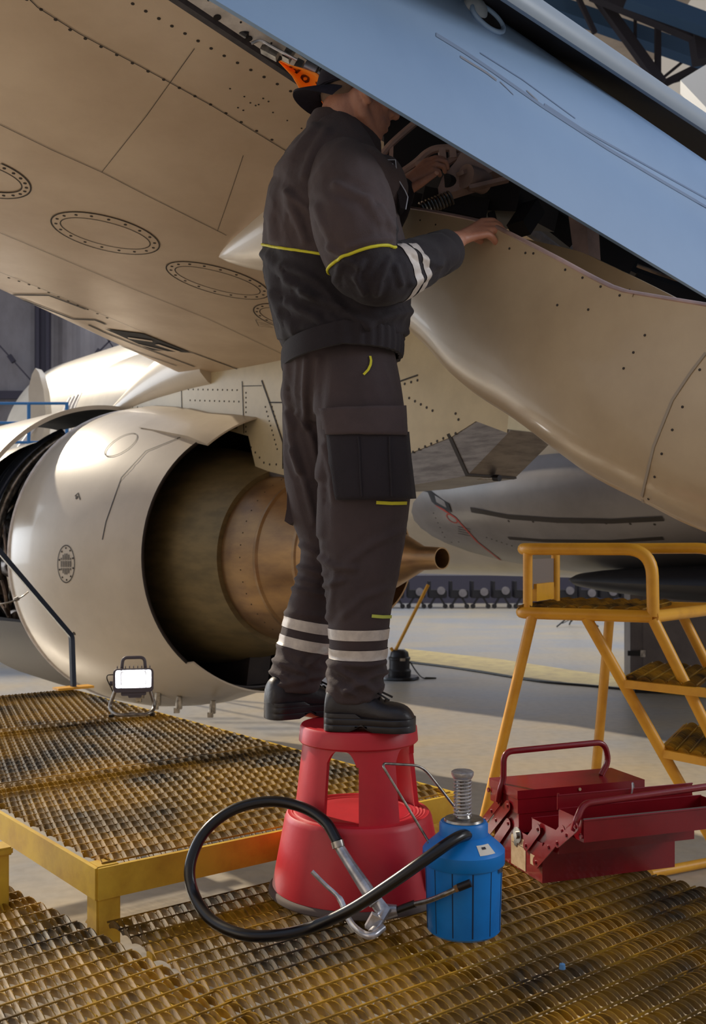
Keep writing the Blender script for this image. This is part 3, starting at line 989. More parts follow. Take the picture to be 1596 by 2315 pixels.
seam_on(mb, FB, [(1150, 1216), (1230, 1222), (1380, 1224), (1500, 1216)], 0.04, 1, 12, 0.006)
seam_on(mb, FB, [(985, 1140), (1030, 1170), (1080, 1225), (1160, 1288)], 0.025, 2, 10, 0.005)
rivets_on(mb, FB, [(1150, 1178), (1500, 1186)], 55, 0.012)
rivets_on(mb, FB, [(1100, 1215), (1160, 1235)], 12, 0.008)
rivets_on(mb, FB, [(925, 1230), (1040, 1225)], 16, 0.008)
rivets_on(mb, FB, [(980, 1160), (1010, 1225)], 12, 0.008)
o_belly = mb.build('belly_fairing', [M_belly, M_seam, mat('red_line', rgb(168, 62, 52), .6)], air, 40)
for pl in ([(940, 1100), (975, 1110), (1016, 1138), (1022, 1158), (985, 1140)], [(1044, 1228), (1082, 1226), (1125, 1268), (1105, 1284), (1100, 1272)]):
    hs = [hit(FB, *p) for p in pl]
    if all(hs):
        q = MB(); q.add([h_[0] + h_[1] * 0.01 for h_ in hs], [tuple(range(len(hs)))], 0)
        q.build('air_inlet', M_dark, o_belly, 0, recalc=False)
q = MB()
for i in range(4):
    seam_on(q, FB, [(1036, 1190 + i * 5), (1064, 1196 + i * 5)], 0.008, 0, 8, 0.004)
seam_on(q, FB, arc_px(1022, 1172, 14, 6, 35), 0.012, 1, 6, 0.004)
q.build('stencil', [M_seam, MATS['red_line']], o_belly, 0, recalc=False)
mb = MB()                                   # dark body standing in for the shadow under the belly
rings = []
for i in range(17):
    t = i / 16
    s_ = -0.6 + 3.6 * t
    k_ = max(0.02, sin(pi * t) ** 0.5)
    rings.append([FC + AFT * s_ - INB * 1.0 + UP * (-1.88 + 0.02) + (UP * cos(a) * 0.15 * k_ + INB * sin(a) * 0.6 * k_) for a in [2 * pi * j / 24 for j in range(24)]])
mb.loft(rings); mb.build('belly_shadow', M_black, air, 40)

# ---- flap track fairing ahead of the man (fixed part) ----------
mb = MB()
c0 = hit(WB, 486, 578)[0]
tip = c0.copy()
rings = []
for i in range(22):
    t = i / 21
    s_ = 0.92 * t
    w = 0.34 * (sin(min(1, t * 0.87) * pi / 2) ** 0.75) + 0.004
    dep = 0.31 * (sin(min(1, t * 0.75) * pi / 2) ** 0.8) + 0.004
    end_ = sqrt(max(0.0, 1 - max(0.0, (t - .80) / .2) ** 2)) if t < 1 else 0.02
    w *= max(end_, 0.02); dep *= max(end_, 0.02)
    c = tip + AFT * s_ + INB * 0.02
    zw = tip.z + 0.055 * s_ / 0.3 * 0.5
    ring = []
    for j in range(24):
        a = 2 * pi * j / 24
        y_ = sin(a) * w; z_ = cos(a)
        ring.append(V((c.x, c.y, zw)) + INB * (sin(a) * w + w * 0.55) + UP * (z_ * dep if z_ < 0 else z_ * 0.12))
    rings.append(ring)
mb.loft(rings)
mb.build('flap_track_nose', M_white, air, 50)

# ---- drooped canoe fairing under the man's hands ---------------
CAN0 = V((0.36, 2.75, 0))
topt = [(-0.9, 440), (-0.55, 452), (-0.31, 470), (-0.18, 482), (0.0, 505), (0.05, 520), (0.14, 550), (0.25, 590), (0.33, 622), (0.42, 655), (0.5, 668), (0.65, 690), (0.9, 730), (1.1, 790)]
bott = [(-0.9, 560), (-0.55, 690), (-0.31, 803), (-0.18, 885), (0.0, 960), (0.14, 1030), (0.25, 1085), (0.42, 1150), (0.52, 1192), (0.65, 1235), (0.9, 1310), (1.1, 1350)]
widt = [(-0.9, 0.10), (-0.55, 0.22), (-0.3, 0.34), (0.0, 0.42), (0.4, 0.46), (1.1, 0.48)]
def canoe(k_):
    b = CAN0 + AFT * k_
    d = b.y
    zt = H + (HY - interp(topt, k_)[0]) / F * d
    zb = H + (HY - interp(bott, k_)[0]) / F * (d + 0.12)
    return b, zt, zb, interp(widt, k_)[0]
mb = MB()
rings = []
for i in range(61):
    k_ = -0.9 + 2.0 * i / 60
    b, zt, zb, w = canoe(k_)
    h_ = zt - zb
    out = []
    # near wall down, round the bottom, far wall up, then back on the inside
    sec = [(0.0, 1.0), (-.008, .8), (-.02, .6), (-.018, .42), (.0, .27), (.04, .15), (.10, .06), (.17, .015), (.25, 0.0), (.34, .015), (.42, .06), (.50, .15), (.55, .27), (.58, .42), (.6, .7), (.6, 1.0)]
    for x, z in sec: out.append(b + INB * (x * w / 0.6) + UP * (zb + z * h_))
    for x, z in sec[::-1]:
        xi = 0.3 + (x - 0.3) * 0.94
        zi = z * 0.96 + 0.04 if z < 1 else 1.0
        out.append(b + INB * (xi * w / 0.6) + UP * (zb + zi * h_))
    rings.append(out)
mb.loft(rings)
CB = bvh_of(mb)
seam_on(mb, CB, [(1596, 798), (1560, 845), (1520, 905), (1478, 1010), (1452, 1120), (1458, 1165)], 0.007, 2)
seam_on(mb, CB, [(1422, 655), (1432, 668)], 0.008, 1)
for p in ((1188, 572), (1206, 573), (1278, 610), (1317, 628), (1358, 648), (1401, 668), (1458, 758), (1432, 797), (1410, 833), (1480, 1078), (1496, 1026), (1520, 972), (1543, 920), (1466, 1128), (1582, 836), (1120, 548), (1152, 562), (985, 508), (950, 498), (920, 490), (1330, 700), (1260, 690)):
    rivets_on(mb, CB, [p, (p[0] + 1, p[1])], 50, 0.0032 if p[1] > 540 else 0.0025)
o_can = mb.build('flap_track_fairing', [M_fair, M_seam, mat('putty', rgb(150, 138, 122), .6)], air, 60)
mb = MB()                                   # metal edging along the top of the near wall
pts = []
for i in range(41):
    k_ = -0.5 + 1.5 * i / 40
    b, zt, zb, w = canoe(k_); pts.append(V((b.x, b.y, zt)) + INB * 0.012)
mb.tube(pts, 0.012, 8, flat=(0.6, 1.2))
mb.build('edge_strip', M_primer, o_can, 40)

# ---- flap track and linkage inside the canoe -------------------
def mp_(px, py, d): return P(px, py, d)
def plate(name, pts, d, th, m, parent, holes=(), tilt=0.0):
    """A machined plate facing the viewer's side with holes cut as dark discs rims."""
    q = MB()
    A = [mp_(x, y, d + (x - pts[0][0]) * tilt) for x, y in pts]
    B = [p + INB * th for p in A]
    n_ = len(A)
    q.add(A + B, [tuple(range(n_)), tuple(range(2 * n_ - 1, n_ - 1, -1))] + [(i, (i + 1) % n_, n_ + (i + 1) % n_, n_ + i) for i in range(n_)])
    for (x, y, r_) in holes:
        q.tube([mp_(x, y, d + (x - pts[0][0]) * tilt - 0.004), mp_(x, y, d + (x - pts[0][0]) * tilt) + INB * th * .5], r_, 16, 1)
    return q.build(name, [m, M_dark], parent, 30)
o_track = plate('flap_track', [(990, 425), (1000, 400), (1030, 365), (1042, 345), (1085, 352), (1130, 378), (1100, 395), (1052, 425), (1020, 435), (992, 444)], 3.02, 0.05, M_primer, air, ((1008, 408, 0.02),), 0.0)
mb = MB()                                   # ribbed arm the far hand holds
up_ = [(870, 405), (905, 392), (940, 368), (965, 346), (990, 336), (1030, 336), (1050, 345)]
dn_ = [(870, 420), (905, 408), (946, 384), (968, 376), (1000, 372), (1030, 356), (1046, 352)]
for side in (up_, dn_):
    mb.tube(crom([mp_(x, y, 3.06) for x, y in side], 5), 0.012, 8)
for a, b in (((945, 368), (948, 382)), ((998, 338), (1002, 372)), ((1022, 337), (1024, 360))):
    mb.bar(mp_(*a, 3.06), mp_(*b, 3.06), .03, .02)
mb.build('track_arm', M_primer, o_track, 40)
mb = MB()
mb.tube(crom([mp_(860, 355, 3.1), mp_(885, 325, 3.1), mp_(930, 285, 3.1), mp_(960, 262, 3.1)], 6), 0.011, 8)
mb.bar(mp_(885, 325, 3.1), mp_(884, 365, 3.1), .012, .012)
mb.build('track_arm', M_primer, o_track, 40)
mb = MB()                                   # webs of the carriage to the right of the track
mb.add([mp_(*p, 3.05) for p in ((1060, 365), (1130, 385), (1130, 402), (1062, 432), (1060, 420), (1100, 398), (1062, 392))], [(0, 1, 2, 3, 4, 5, 6)])
mb.bar(mp_(1060, 426, 3.0), mp_(1150, 405, 3.0), 0.03, 0.012)
mb.bar(mp_(1040, 392, 3.0), mp_(1130, 372, 3.1), 0.03, 0.012)
mb.tube([mp_(1052, 398, 3.0) + INB * x for x in (0, .08)], 0.035, 18)
mb.build('carriage', M_primer, o_track, 30)
mb = MB()                                   # coil spring / ball screw
a, b = mp_(952, 474, 2.98), mp_(1022, 446, 2.98)
mb.tube([a, b], 0.012, 12)
ax = (b - a).normalized(); u_ = ax.orthogonal().normalized(); w_ = ax.cross(u_)
mb.tube([a + (b - a) * (i / 160) + (u_ * cos(i * 2 * pi / 16) + w_ * sin(i * 2 * pi / 16)) * 0.019 for i in range(161)], 0.004, 6, 1)
mb.build('ball_screw', [M_black, M_steel], o_track, 40)
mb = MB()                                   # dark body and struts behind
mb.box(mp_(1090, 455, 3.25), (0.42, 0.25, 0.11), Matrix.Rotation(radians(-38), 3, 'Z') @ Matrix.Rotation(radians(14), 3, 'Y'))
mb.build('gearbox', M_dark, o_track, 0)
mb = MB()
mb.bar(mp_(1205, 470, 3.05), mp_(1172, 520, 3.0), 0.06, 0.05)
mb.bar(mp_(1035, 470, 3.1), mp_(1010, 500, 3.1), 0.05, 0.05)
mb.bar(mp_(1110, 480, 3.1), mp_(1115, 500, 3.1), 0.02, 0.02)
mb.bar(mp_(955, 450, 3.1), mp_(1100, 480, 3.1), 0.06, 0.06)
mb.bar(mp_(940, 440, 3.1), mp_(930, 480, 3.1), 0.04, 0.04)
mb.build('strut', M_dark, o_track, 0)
plate('bay_shade_plate', [(868, 240), (1000, 280), (1130, 370), (1260, 455), (1240, 500), (1140, 482), (1085, 468), (1030, 452), (985, 446), (962, 438), (934, 425), (905, 470), (868, 470)], 3.3, 0.1, M_dark, air)  # dark plate added to stand for the shade inside the fairing
plate('bracket', [(1284, 480), (1326, 500), (1332, 600), (1298, 585)], 3.12, 0.06, M_primer, o_track)
mb = MB()
mb.bar(mp_(1330, 550, 3.3), mp_(1430, 600, 3.3), 0.05, 0.16)
mb.bar(mp_(1230, 490, 3.3), mp_(1300, 545, 3.3), 0.04, 0.07)
mb.bar(mp_(1430, 640, 3.3), mp_(1640, 715, 3.3), 0.05, 0.06)
mb.bar(mp_(1390, 570, 3.4), mp_(1640, 690, 3.6), 0.05, 0.1)
mb.build('strut', M_dark, o_track, 0)
mb = MB(); mb.tube(crom([mp_(1440, 600, 3.1), mp_(1500, 622, 3.1), mp_(1560, 640, 3.1), mp_(1620, 652, 3.1)], 5), 0.006, 8); mb.build('hydraulic_pipe', M_pipe, o_track, 40)

# ---- lowered flap hanging behind the trailing edge -------------
fl0, fl1 = P(480, -4, 2.02), P(1596, 668, 3.05)
fd = (fl1 - fl0)
fn = fd.cross(UP).normalized()
if fn.y > 0: fn = -fn                        # towards the viewer
lean = (UP * 0.95 - fn * 0.30).normalized()
FSEC = ((0.0, 0.0), (0.17, 0.012), (0.40, 0.022), (0.49, 0.018), (0.55, 0.026), (0.72, 0.030), (0.87, 0.020), (0.95, -0.004), (1.0, -0.045), (0.98, -0.10), (0.65, -0.12), (0.22, -0.06), (0.0, -0.012))
def flap_row(t):
    p = fl0 + fd * t
    ch = 0.545 + 0.085 * t
    return [p + lean * (c * ch) + fn * th for c, th in FSEC]
mb = MB()
mb.loft([flap_row(-0.5 + 2.0 * i / 30) for i in range(31)])
QB = bvh_of(mb)
for pl, w in (([(1040, 128), (1100, 165), (1122, 182)], .006), ([(1190, 205), (1215, 228)], .004), ([(1130, 185), (1160, 215)], .003)):
    seam_on(mb, QB, pl, w, 2, 10, 0.0012)
for pl, w in (([(985, 78), (1050, 118), (1112, 160), (1224, 239), (1373, 336), (1500, 412), (1620, 482)], .010), ([(1230, 236), (1317, 293), (1450, 368), (1620, 462)], .007), ([(1085, 120), (1180, 180), (1300, 268)], .004)):
    seam_on(mb, QB, pl, w, 3, 10, 0.0012)  # darker strips paint the shade along the panel's bends
o_flap = mb.build('flap', [M_flap, M_seam, mat('flap_scuff', rgb(112, 118, 132), .5), mat('flap_crease_shade', rgb(106, 130, 164), .6)], air, 50)
h_ = hit(QB, 1098, 44)
ctr_ = h_[0] if h_ else P(1098, 44, 2.4)
xa_ = fd.normalized()
RF = Matrix((xa_, -fn, xa_.cross(-fn))).transposed()
mb = MB()                                    # rounded opening in the flap with the drive inside it
pts = [ctr_ + xa_ * (.060 * cos(t)) + lean * (.034 * sin(t) + .008 * cos(t)) + fn * .008 for t in [2 * pi * i / 32 for i in range(32)]]
mb.tube(pts, .007, 8, closed=True)
mb.build('drive_rim', M_flap, o_flap, 60)
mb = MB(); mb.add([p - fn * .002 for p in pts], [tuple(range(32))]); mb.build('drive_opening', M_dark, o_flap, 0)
mb = MB(); ellipsoid(mb, ctr_ - xa_ * .035 + lean * .012, .04, .022, .032, RF); mb.build('drive_cover', M_flap2, o_flap, 60)
mb = MB()                                    # white tailplane corner, far right
a = P(1538, 212, 9); b = P(1640, 150, 9); c = P(1680, 260, 8); d_ = P(1610, 292, 8)
mb.add([a, b, c, d_] + [p + UP * .12 for p in (a, b, c, d_)], [(0, 1, 2, 3), (7, 6, 5, 4), (0, 4, 5, 1), (1, 5, 6, 2), (2, 6, 7, 3), (3, 7, 4, 0)])
mb.build('fuselage_panel', mat('panel_grey', rgb(150, 150, 148), .5), air, 0)

# ---- orange streamer -------------------------------------------
mb = MB()
ctr = [(632, 138), (652, 152), (672, 163), (695, 181), (711, 203), (724, 232), (740, 268)]
hw = [3, 8, 15, 26, 31, 25, 14]
rings = []
for (x, y), w in zip(ctr, hw):
    dx, dy = 0.78, -0.62
    ring = []
    for j in range(7):
        u_ = (j - 3) / 3
        ring.append(P(x + dx * w * u_, y + dy * w * u_, 2.86 + 0.02 * cos(u_ * 3) - 0.01 * u_))
    rings.append(ring)
mb.loft(rings, 0, False, False)
o_str = mb.build('warning_streamer', M_orange, None, 60, recalc=False)
md = o_str.modifiers.new('t', 'SOLIDIFY'); md.thickness = 0.0015
evaluated(o_str)
tag(o_str, 'translucent orange warning streamer with dark letters hanging behind the cap', 'streamer')
SB = BVHTree.FromPolygons([v.co.copy() for v in o_str.data.vertices], [tuple(p.vertices) for p in o_str.data.polygons])
q = MB()
def ink(pl, w): seam_on(q, SB, pl, w, 0, 3, 0.0012)
ink([(693, 203), (699, 211), (714, 205), (724, 194), (714, 186)], 0.0085)
ink([(699, 211), (692, 201)], 0.0085); ink([(709, 207), (703, 199)], 0.0085)
ink(arc_px(690, 178, 8, 7, 30), 0.0085)
ink([(668, 166), (677, 157)], 0.008); ink([(672, 162), (665, 155)], 0.008)
ink([(656, 152), (662, 148)], 0.008)
q.build('lettering', M_streamink, o_str, 0, recalc=False)
# ================================================================ grating platforms
GZ = 0.62                                   # lower deck height
RZT = 0.75                                  # raised deck height
C0 = PZ(220, 1950, RZT); C0.z = 0
UU = V((0.785, 0.62, 0)).normalized()       # along the raised deck's front edge, away to the right
VV = V((0.645, -0.765, 0)).normalized()     # towards the viewer and right
VV = (VV - UU * VV.dot(UU)).normalized()

def expanded(mbx, o, ea, eb, LA_, LB_, z, LWD=0.060, SWD=0.0168, hgt=0.0200, th=0.0022, seg=6):
    """Pressed open mesh: close-set strands that arch up between the bond lines. ea = along a strand, eb = across."""
    ns = int(LB_ / SWD)
    na = int(LA_ / LWD) * seg
    for k_ in range(ns):
        sg = 1 if k_ % 2 else -1
        rings = []
        for i in range(na + 1):
            t = (i % seg) / seg
            row = i // seg
            arch = sin(pi * t) ** 0.7 if t > 0 else 0.0
            a = i * LWD / seg
            b = (k_ + 0.5) * SWD + (SWD * 0.14) * cos(pi * (i / seg)) * sg
            zt = z - hgt + hgt * (0.12 + 0.88 * arch)
            zb = z - hgt - 0.006 + 0.006 * arch
            c = o + ea * a + eb * b
            ln = 0.30 * (zt - zb)
            rings.append([V((c.x, c.y, zb)) + eb * (ln / 2 - th / 2), V((c.x, c.y, zt)) - eb * (ln / 2 + th / 2), V((c.x, c.y, zt)) - eb * (ln / 2 - th / 2), V((c.x, c.y, zb)) + eb * (ln / 2 + th / 2)])
        mbx.loft(rings, 0, True, True)
    for r_ in range(na // seg + 1):
        c = o + ea * (r_ * LWD)
        mbx.bar(V((c.x, c.y, z - 0.0095)), V((c.x, c.y, z - 0.0095)) + eb * (ns * SWD), 0.0034, 0.004)

# ---- raised platform -------------------------------------------
RW, RL = 1.2, 2.95
rp_ = thing('work_platform', (C0.x, C0.y, 0.0), 'raised yellow work platform with the lit floodlight on its grating', 'platform')
mb = MB()
for i in range(3):
    expanded(mb, C0 + UU * 0.02 - VV * (0.02 + i * 0.985), -VV, UU, 0.96, RW - 0.04, RZT - 0.001)
mb.build('grating', M_grate, rp_, 0, recalc=False)
mb = MB()
def rc(u, v): return C0 + UU * u - VV * v
zc = RZT - 0.052
hh = 0.076
mb.bar(V((*rc(-0.0, 0).xy, zc)), V((*rc(RW, 0).xy, zc)), 0.012, hh)
mb.bar(V((*rc(0, 0).xy, zc)), V((*rc(0, RL).xy, zc)), 0.012, hh)
mb.bar(V((*rc(RW, 0).xy, zc)), V((*rc(RW, RL).xy, zc)), 0.012, hh)
mb.bar(V((*rc(0, RL).xy, zc)), V((*rc(RW, RL).xy, zc)), 0.012, hh)
for v in (0.985, 1.97): mb.bar(V((*rc(0, v).xy, zc)), V((*rc(RW, v).xy, zc)), 0.03, 0.05)
mb.build('frame', M_yelgr, rp_, 0)
for (u, v) in ((0.03, 0.03), (RW - 0.03, 0.03), (0.03, RL - 0.03), (RW - 0.03, RL - 0.03)):
    q = MB()
    c = rc(u, v)
    ang = atan2(UU.y, UU.x)
    q.box((c.x, c.y, (RZT - 0.012) / 2), (0.062, 0.062, RZT - 0.012), Matrix.Rotation(ang, 3, 'Z'), bev=0.005)
    sgn = 1 if v < 1 else -1
    gp = [rc(u, v + sgn * a) for a in (0.03, 0.11)]                 # gusset
    ga = [V((gp[0].x, gp[0].y, RZT - 0.11)), V((gp[1].x, gp[1].y, GZ - 0.06)), V((gp[0].x, gp[0].y, GZ - 0.06))]
    q.add(ga + [x + UU * .012 for x in ga], [(0, 1, 2), (5, 4, 3), (0, 3, 4, 1), (1, 4, 5, 2), (2, 5, 3, 0)])
    q.build('leg', M_yelgr, rp_, 0)
mb = MB()                                   # dark handrail at the far corner
a = PZ(166, 1556, RZT); b_ = P(162, 1438, a.y); c = P(-10, 1236, a.y - 0.45); d = P(-60, 1180, a.y - 0.55)
mb.tube(fillet([a, b_, c, d], 0.02, 4), 0.017, 4)
mb.box(a + V((0, 0, 0.004)), (0.2, 0.08, 0.012), Matrix.Rotation(atan2(UU.y, UU.x), 3, 'Z'), 1)
mb.build('handrail', [M_rail, M_yel], rp_, 0)
mb = MB()
mb.tube(crom([P(64, 1338, a.y - .25), P(48, 1350, a.y - .25), P(20, 1362, a.y - .3), P(-20, 1368, a.y - .3)], 6), 0.004, 6)
mb.tube([P(42, 1352, a.y - .25), P(32, 1357, a.y - .26)], 0.012, 8)
mb.build('tether', M_steel, rp_, 40)

# ---- lower deck under the stool --------------------------------
lp_ = thing('work_platform', (C0.x, C0.y, 0.0), 'low yellow grating platform under the step stool, pump can and toolbox', 'platform')
LW, LL = 1.35, 1.75
D0 = C0 + VV * 0.02 + UU * 0.006
mb = MB()
expanded(mb, D0 + UU * 0.01, VV, UU, LL, LW - 0.02, GZ - 0.001)
mb.build('grating', M_grate, lp_, 0, recalc=False)
mb = MB()
for u0, v0, u1, v1 in ((0.08, 0.08, LW, 0.08), (LW, 0, LW, LL), (0, LL, LW, LL), (0.46, 0, 0.46, LL), (0.92, 0, 0.92, LL)):
    a = D0 + UU * u0 + VV * v0; b_ = D0 + UU * u1 + VV * v1
    mb.bar(V((a.x, a.y, GZ - 0.062)), V((b_.x, b_.y, GZ - 0.062)), 0.03, 0.06)
mb.build('frame', M_yelgr, lp_, 0)
for u, v in ((0.4, 0.35), (LW - .06, .12), (.04, LL - .06), (LW - .06, LL - .06)):
    q = MB(); c = D0 + UU * u + VV * v
    q.box((c.x, c.y, (GZ - 0.09) / 2), (0.05, 0.05, GZ - 0.09), Matrix.Rotation(atan2(UU.y, UU.x), 3, 'Z')); q.build('leg', M_yelgr, lp_, 0)

# ---- deck at the lower left edge of the picture ----------------
fp_ = thing('work_platform', (C0.x - 0.8, C0.y - 0.6, 0.0), 'yellow grating platform filling the bottom left corner, with a square corner post', 'platform')
E0 = PZ(20, 1993, GZ); E0.z = 0
mb = MB()
V2 = V((0.70, -0.714, 0)).normalized(); U2 = V((0.714, 0.70, 0)).normalized()
E1 = E0 + U2 * 0.006
WL = 1.3
expanded(mb, E1 - U2 * 1.1 - V2 * 0.0, V2, U2, WL, 1.1, GZ - 0.001)
mb.build('grating', M_grate, fp_, 0, recalc=False)
mb = MB()
for u0, v0, u1, v1 in ((-.06, 0, -.06, WL), (-1.1, 0, -1.1, WL), (-.01, 0.01, -1.1, 0.01), (-.01, WL, -1.1, WL), (-.5, 0, -.5, WL)):
    a = E1 + U2 * u0 + V2 * v0; b_ = E1 + U2 * u1 + V2 * v1
    mb.bar(V((a.x, a.y, GZ - 0.062)), V((b_.x, b_.y, GZ - 0.062)), 0.03, 0.06)
mb.build('frame', M_yelgr, fp_, 0)
for u, v in ((-.06, 1.25), (-1.06, .06), (-1.06, 1.25), (-.2, .05)):
    q = MB(); c = E1 + U2 * u + V2 * v
    q.box((c.x, c.y, (GZ - 0.09) / 2), (0.05, 0.05, GZ - 0.09), Matrix.Rotation(atan2(U2.y, U2.x), 3, 'Z')); q.build('leg', M_yelgr, fp_, 0)
q = MB()
c = P(-12, 1930, 2.55)
q.box((c.x, c.y, GZ + 0.075 - .03), (0.055, 0.055, 0.17), Matrix.Rotation(atan2(UU.y, UU.x), 3, 'Z'), bev=0.004)
q.box((c.x, c.y, GZ + 0.124), (0.07, 0.07, 0.02), Matrix.Rotation(atan2(UU.y, UU.x), 3, 'Z'), bev=0.004)
q.build('corner_post', M_yelgr, fp_, 0)

# ================================================================ work light
WLc = PZ(298, 1618, RZT)
wl_ = thing('work_light', (WLc.x, WLc.y, RZT), 'small switched-on floodlight with carry handle on tubular stand, on the raised grating', 'work light')
fs = WLc.y / F                              # metres per pixel here
yaw = atan2(-WLc.x, WLc.y)                  # the lamp looks towards the photographer
fx = V((cos(yaw), sin(yaw), 0)); fy = V((-sin(yaw), cos(yaw), 0))
def W(px, py, dep=0.0): return WLc + fx * ((px - 298) * fs) + fy * dep + UP * ((1618 - py) * fs)
def rrect(x0, y0, x1, y1, r, n=5):
    out = []
    for cx_, cy_, a in ((x1 - r, y0 + r, -90), (x1 - r, y1 - r, 0), (x0 + r, y1 - r, 90), (x0 + r, y0 + r, 180)):
        for i in range(n + 1):
            t = radians(a + 90 * i / n); out.append((cx_ + r * cos(t), cy_ + r * sin(t)))
    return out
mb = MB()
outer = rrect(257, 1511, 346, 1564, 9); inner = rrect(262, 1514, 341, 1554, 5)
rings = [[W(x, y, .05) for x, y in rrect(268, 1516, 336, 1566, 8)], [W(x, y, .0) for x, y in outer], [W(x, y, -.018) for x, y in outer], [W(x, y, -.018) for x, y in inner], [W(x, y, .004) for x, y in inner]]
mb.loft(rings, 0, True, False)
mb.add([W(x, y, .05) for x, y in rrect(268, 1516, 336, 1566, 8)], [tuple(range(24))])
mb.loft([[W(x, y, -.012) for x, y in rrect(274, 1562, 330, 1572, 4)], [W(x, y, .03) for x, y in rrect(274, 1562, 330, 1572, 4)]])
mb.loft([[W(x, y, -.01) for x, y in rrect(290, 1570, 320, 1577, 3)], [W(x, y, .03) for x, y in rrect(290, 1570, 320, 1577, 3)]])
for i in range(9):
    mb.bar(W(266 + i * 9, 1509, .0), W(266 + i * 9, 1509, .04), 0.004, 0.01)
mb.build('housing', M_lampgrey, wl_, 30)
mb = MB()
mb.loft([[W(x, y, -.010) for x, y in inner], [W(x, y, .012) for x, y in rrect(272, 1519, 331, 1550, 4)]], 0, True, False)
mb.add([W(x, y, .012) for x, y in rrect(272, 1519, 331, 1550, 4)], [tuple(range(24))])
mb.build('reflector', M_reflector, wl_, 0)
mb = MB()
mb.add([W(x, y, .008) for x, y in rrect(278, 1521, 326, 1549, 5)], [tuple(range(24))])
o = mb.build('lit_panel', M_lens, wl_, 0); 
mb = MB()
mb.tube(fillet([W(276, 1512, .01), W(278, 1487, .01), W(326, 1487, .01), W(328, 1512, .01)], 0.022, 6), 0.0075, 10, flat=(1, .8))
mb.build('carry_handle', M_lampgrey, wl_, 50)
mb = MB()
mb.tube(fillet([W(262, 1560, .02), W(247, 1601, .02), W(262, 1613, -.04), W(338, 1613, -.04), W(350, 1602, .02), W(338, 1560, .02)], 0.03, 5), 0.0085, 10)
mb.build('stand', M_steel, wl_, 50)
mb = MB(); mb.tube([W(256, 1545, .015), W(249, 1545, .015)], 0.011, 10); mb.build('pivot_knob', M_lampgrey, wl_, 40)
mb = MB(); mb.tube([W(298, 1607, -.03), W(298, 1612, -.03)], 0.012, 10); mb.build('wing_nut', M_steel, wl_, 40)
mb = MB(); mb.tube(crom([W(257, 1526, .03), W(245, 1527, .03), W(243, 1534, .03), W(247, 1545, .03), W(255, 1562, .03), W(258, 1575, .04)], 6), 0.0025, 6); mb.build('cable', M_hose, wl_, 40)
for x in (254, 343):
    mb = MB(); mb.box(W(x, 1614.8, -.02), (0.02, 0.03, 0.0115)); mb.build('rubber_foot', M_hose, wl_, 0)
# ================================================================ step stool
ST = V((0.014, 2.63, GZ))
st_ = thing('step_stool', ST, 'round red plastic step stool under the worker, scuffed lower drum and cut-away upper step', 'step stool')
mb = MB()
zt0 = 0.205
mb.revolve([(0.012, 0.218), (0.02, 0.222), (0.19, 0.190), (0.198, 0.187), (0.204, 0.182), (0.2035, 0.176), (0.2055, 0.172), (0.2035, 0.168), (0.2055, 0.164), (0.2035, 0.160), (0.2055, 0.156), (0.2035, 0.152), (0.205, 0.147), (0.2035, 0.142), (0.2055, 0.137), (0.2035, 0.132), (0.205, 0.127), (0.2035, 0.10), (0.205, 0.0005)], ST, UP, 96)
mb.revolve([(0.012, 0.218), (0.012, 0.21), (0.19, 0.182)], ST, UP, 96)
mb.build('lower_drum', M_red, st_, 35)
mb = MB()
mb.revolve([(0.0, 0.2), (0.0, 0.228), (0.004, 0.232), (0.012, 0.231), (0.018, 0.226), (0.02, 0.216)], ST, UP, 96)
mb.build('rubber_rim', M_rubber, st_, 40)
# upper step: a thin conical wall with four windows, then the plate
mb = MB()
zt_, zb_ = 0.385, 0.2045
def wall_r(z): return 0.164 + (0.142 - 0.164) * (z - zb_) / (0.40 - zb_)
LEGS = [(radians(-90 + a), radians(w)) for a, w in ((18, 20), (-64, 31), (128, 26))]
NT = 180
outer, inner = [], []
for i in range(NT + 1):
    th = -pi + 2 * pi * i / NT
    dd = min(abs((th - c + pi) % (2 * pi) - pi) - w for c, w in LEGS)
    if dd <= 0: z0 = zb_
    else:
        z0 = zt_ - 0.004 - 0.036 * max(0, 1 - dd / radians(11)) ** 2.2
    outer.append((th, z0))
for i in range(NT):
    (t0, z0), (t1, z1) = outer[i], outer[i + 1]
    if abs(z0 - z1) > 0.05:                                       # straight window edge: close the wall here
        th = t1
        zlo, zhi = min(z0, z1), max(z0, z1)
        def pt(z, r_): return ST + V((cos(th) * (wall_r(z) - r_), sin(th) * (wall_r(z) - r_), z))
        mb.add([pt(zlo, 0), pt(zhi, 0), pt(zhi, .012), pt(zlo, .012)], [(0, 1, 2, 3)])
        if z0 > z1: z1 = z0
        else: z1 = max(z0, z0)
    def ring(th, z0):
        ps = []
        for z in (z0, (z0 + zt_) / 2, zt_ + .01):
            ps.append(ST + V((cos(th) * wall_r(z), sin(th) * wall_r(z), z)))
        for z in (zt_ + .01, (z0 + zt_) / 2, z0):
            ps.append(ST + V((cos(th) * (wall_r(z) - .012), sin(th) * (wall_r(z) - .012), z)))
        return ps
    mb.loft([ring(t0, z0), ring(t1, z1)], 0, True, False)
mb.build('upper_frame', M_red, st_, 30)
mb = MB()
mb.revolve([(0.384, 0.136), (0.384, 0.150), (0.388, 0.154), (0.422, 0.151), (0.428, 0.147), (0.43, 0.140), (0.4285, 0.132), (0.43, 0.128), (0.4285, 0.120), (0.43, 0.116), (0.4285, 0.1), (0.43, 0.0005)], ST, UP, 96)
mb.build('top_plate', M_red, st_, 35)
mb = MB()
a = ST + V((0.176, -0.135, 0.10))
nn = V((0.79, -0.61, 0.12)).normalized(); tt = V((0.61, 0.79, 0))
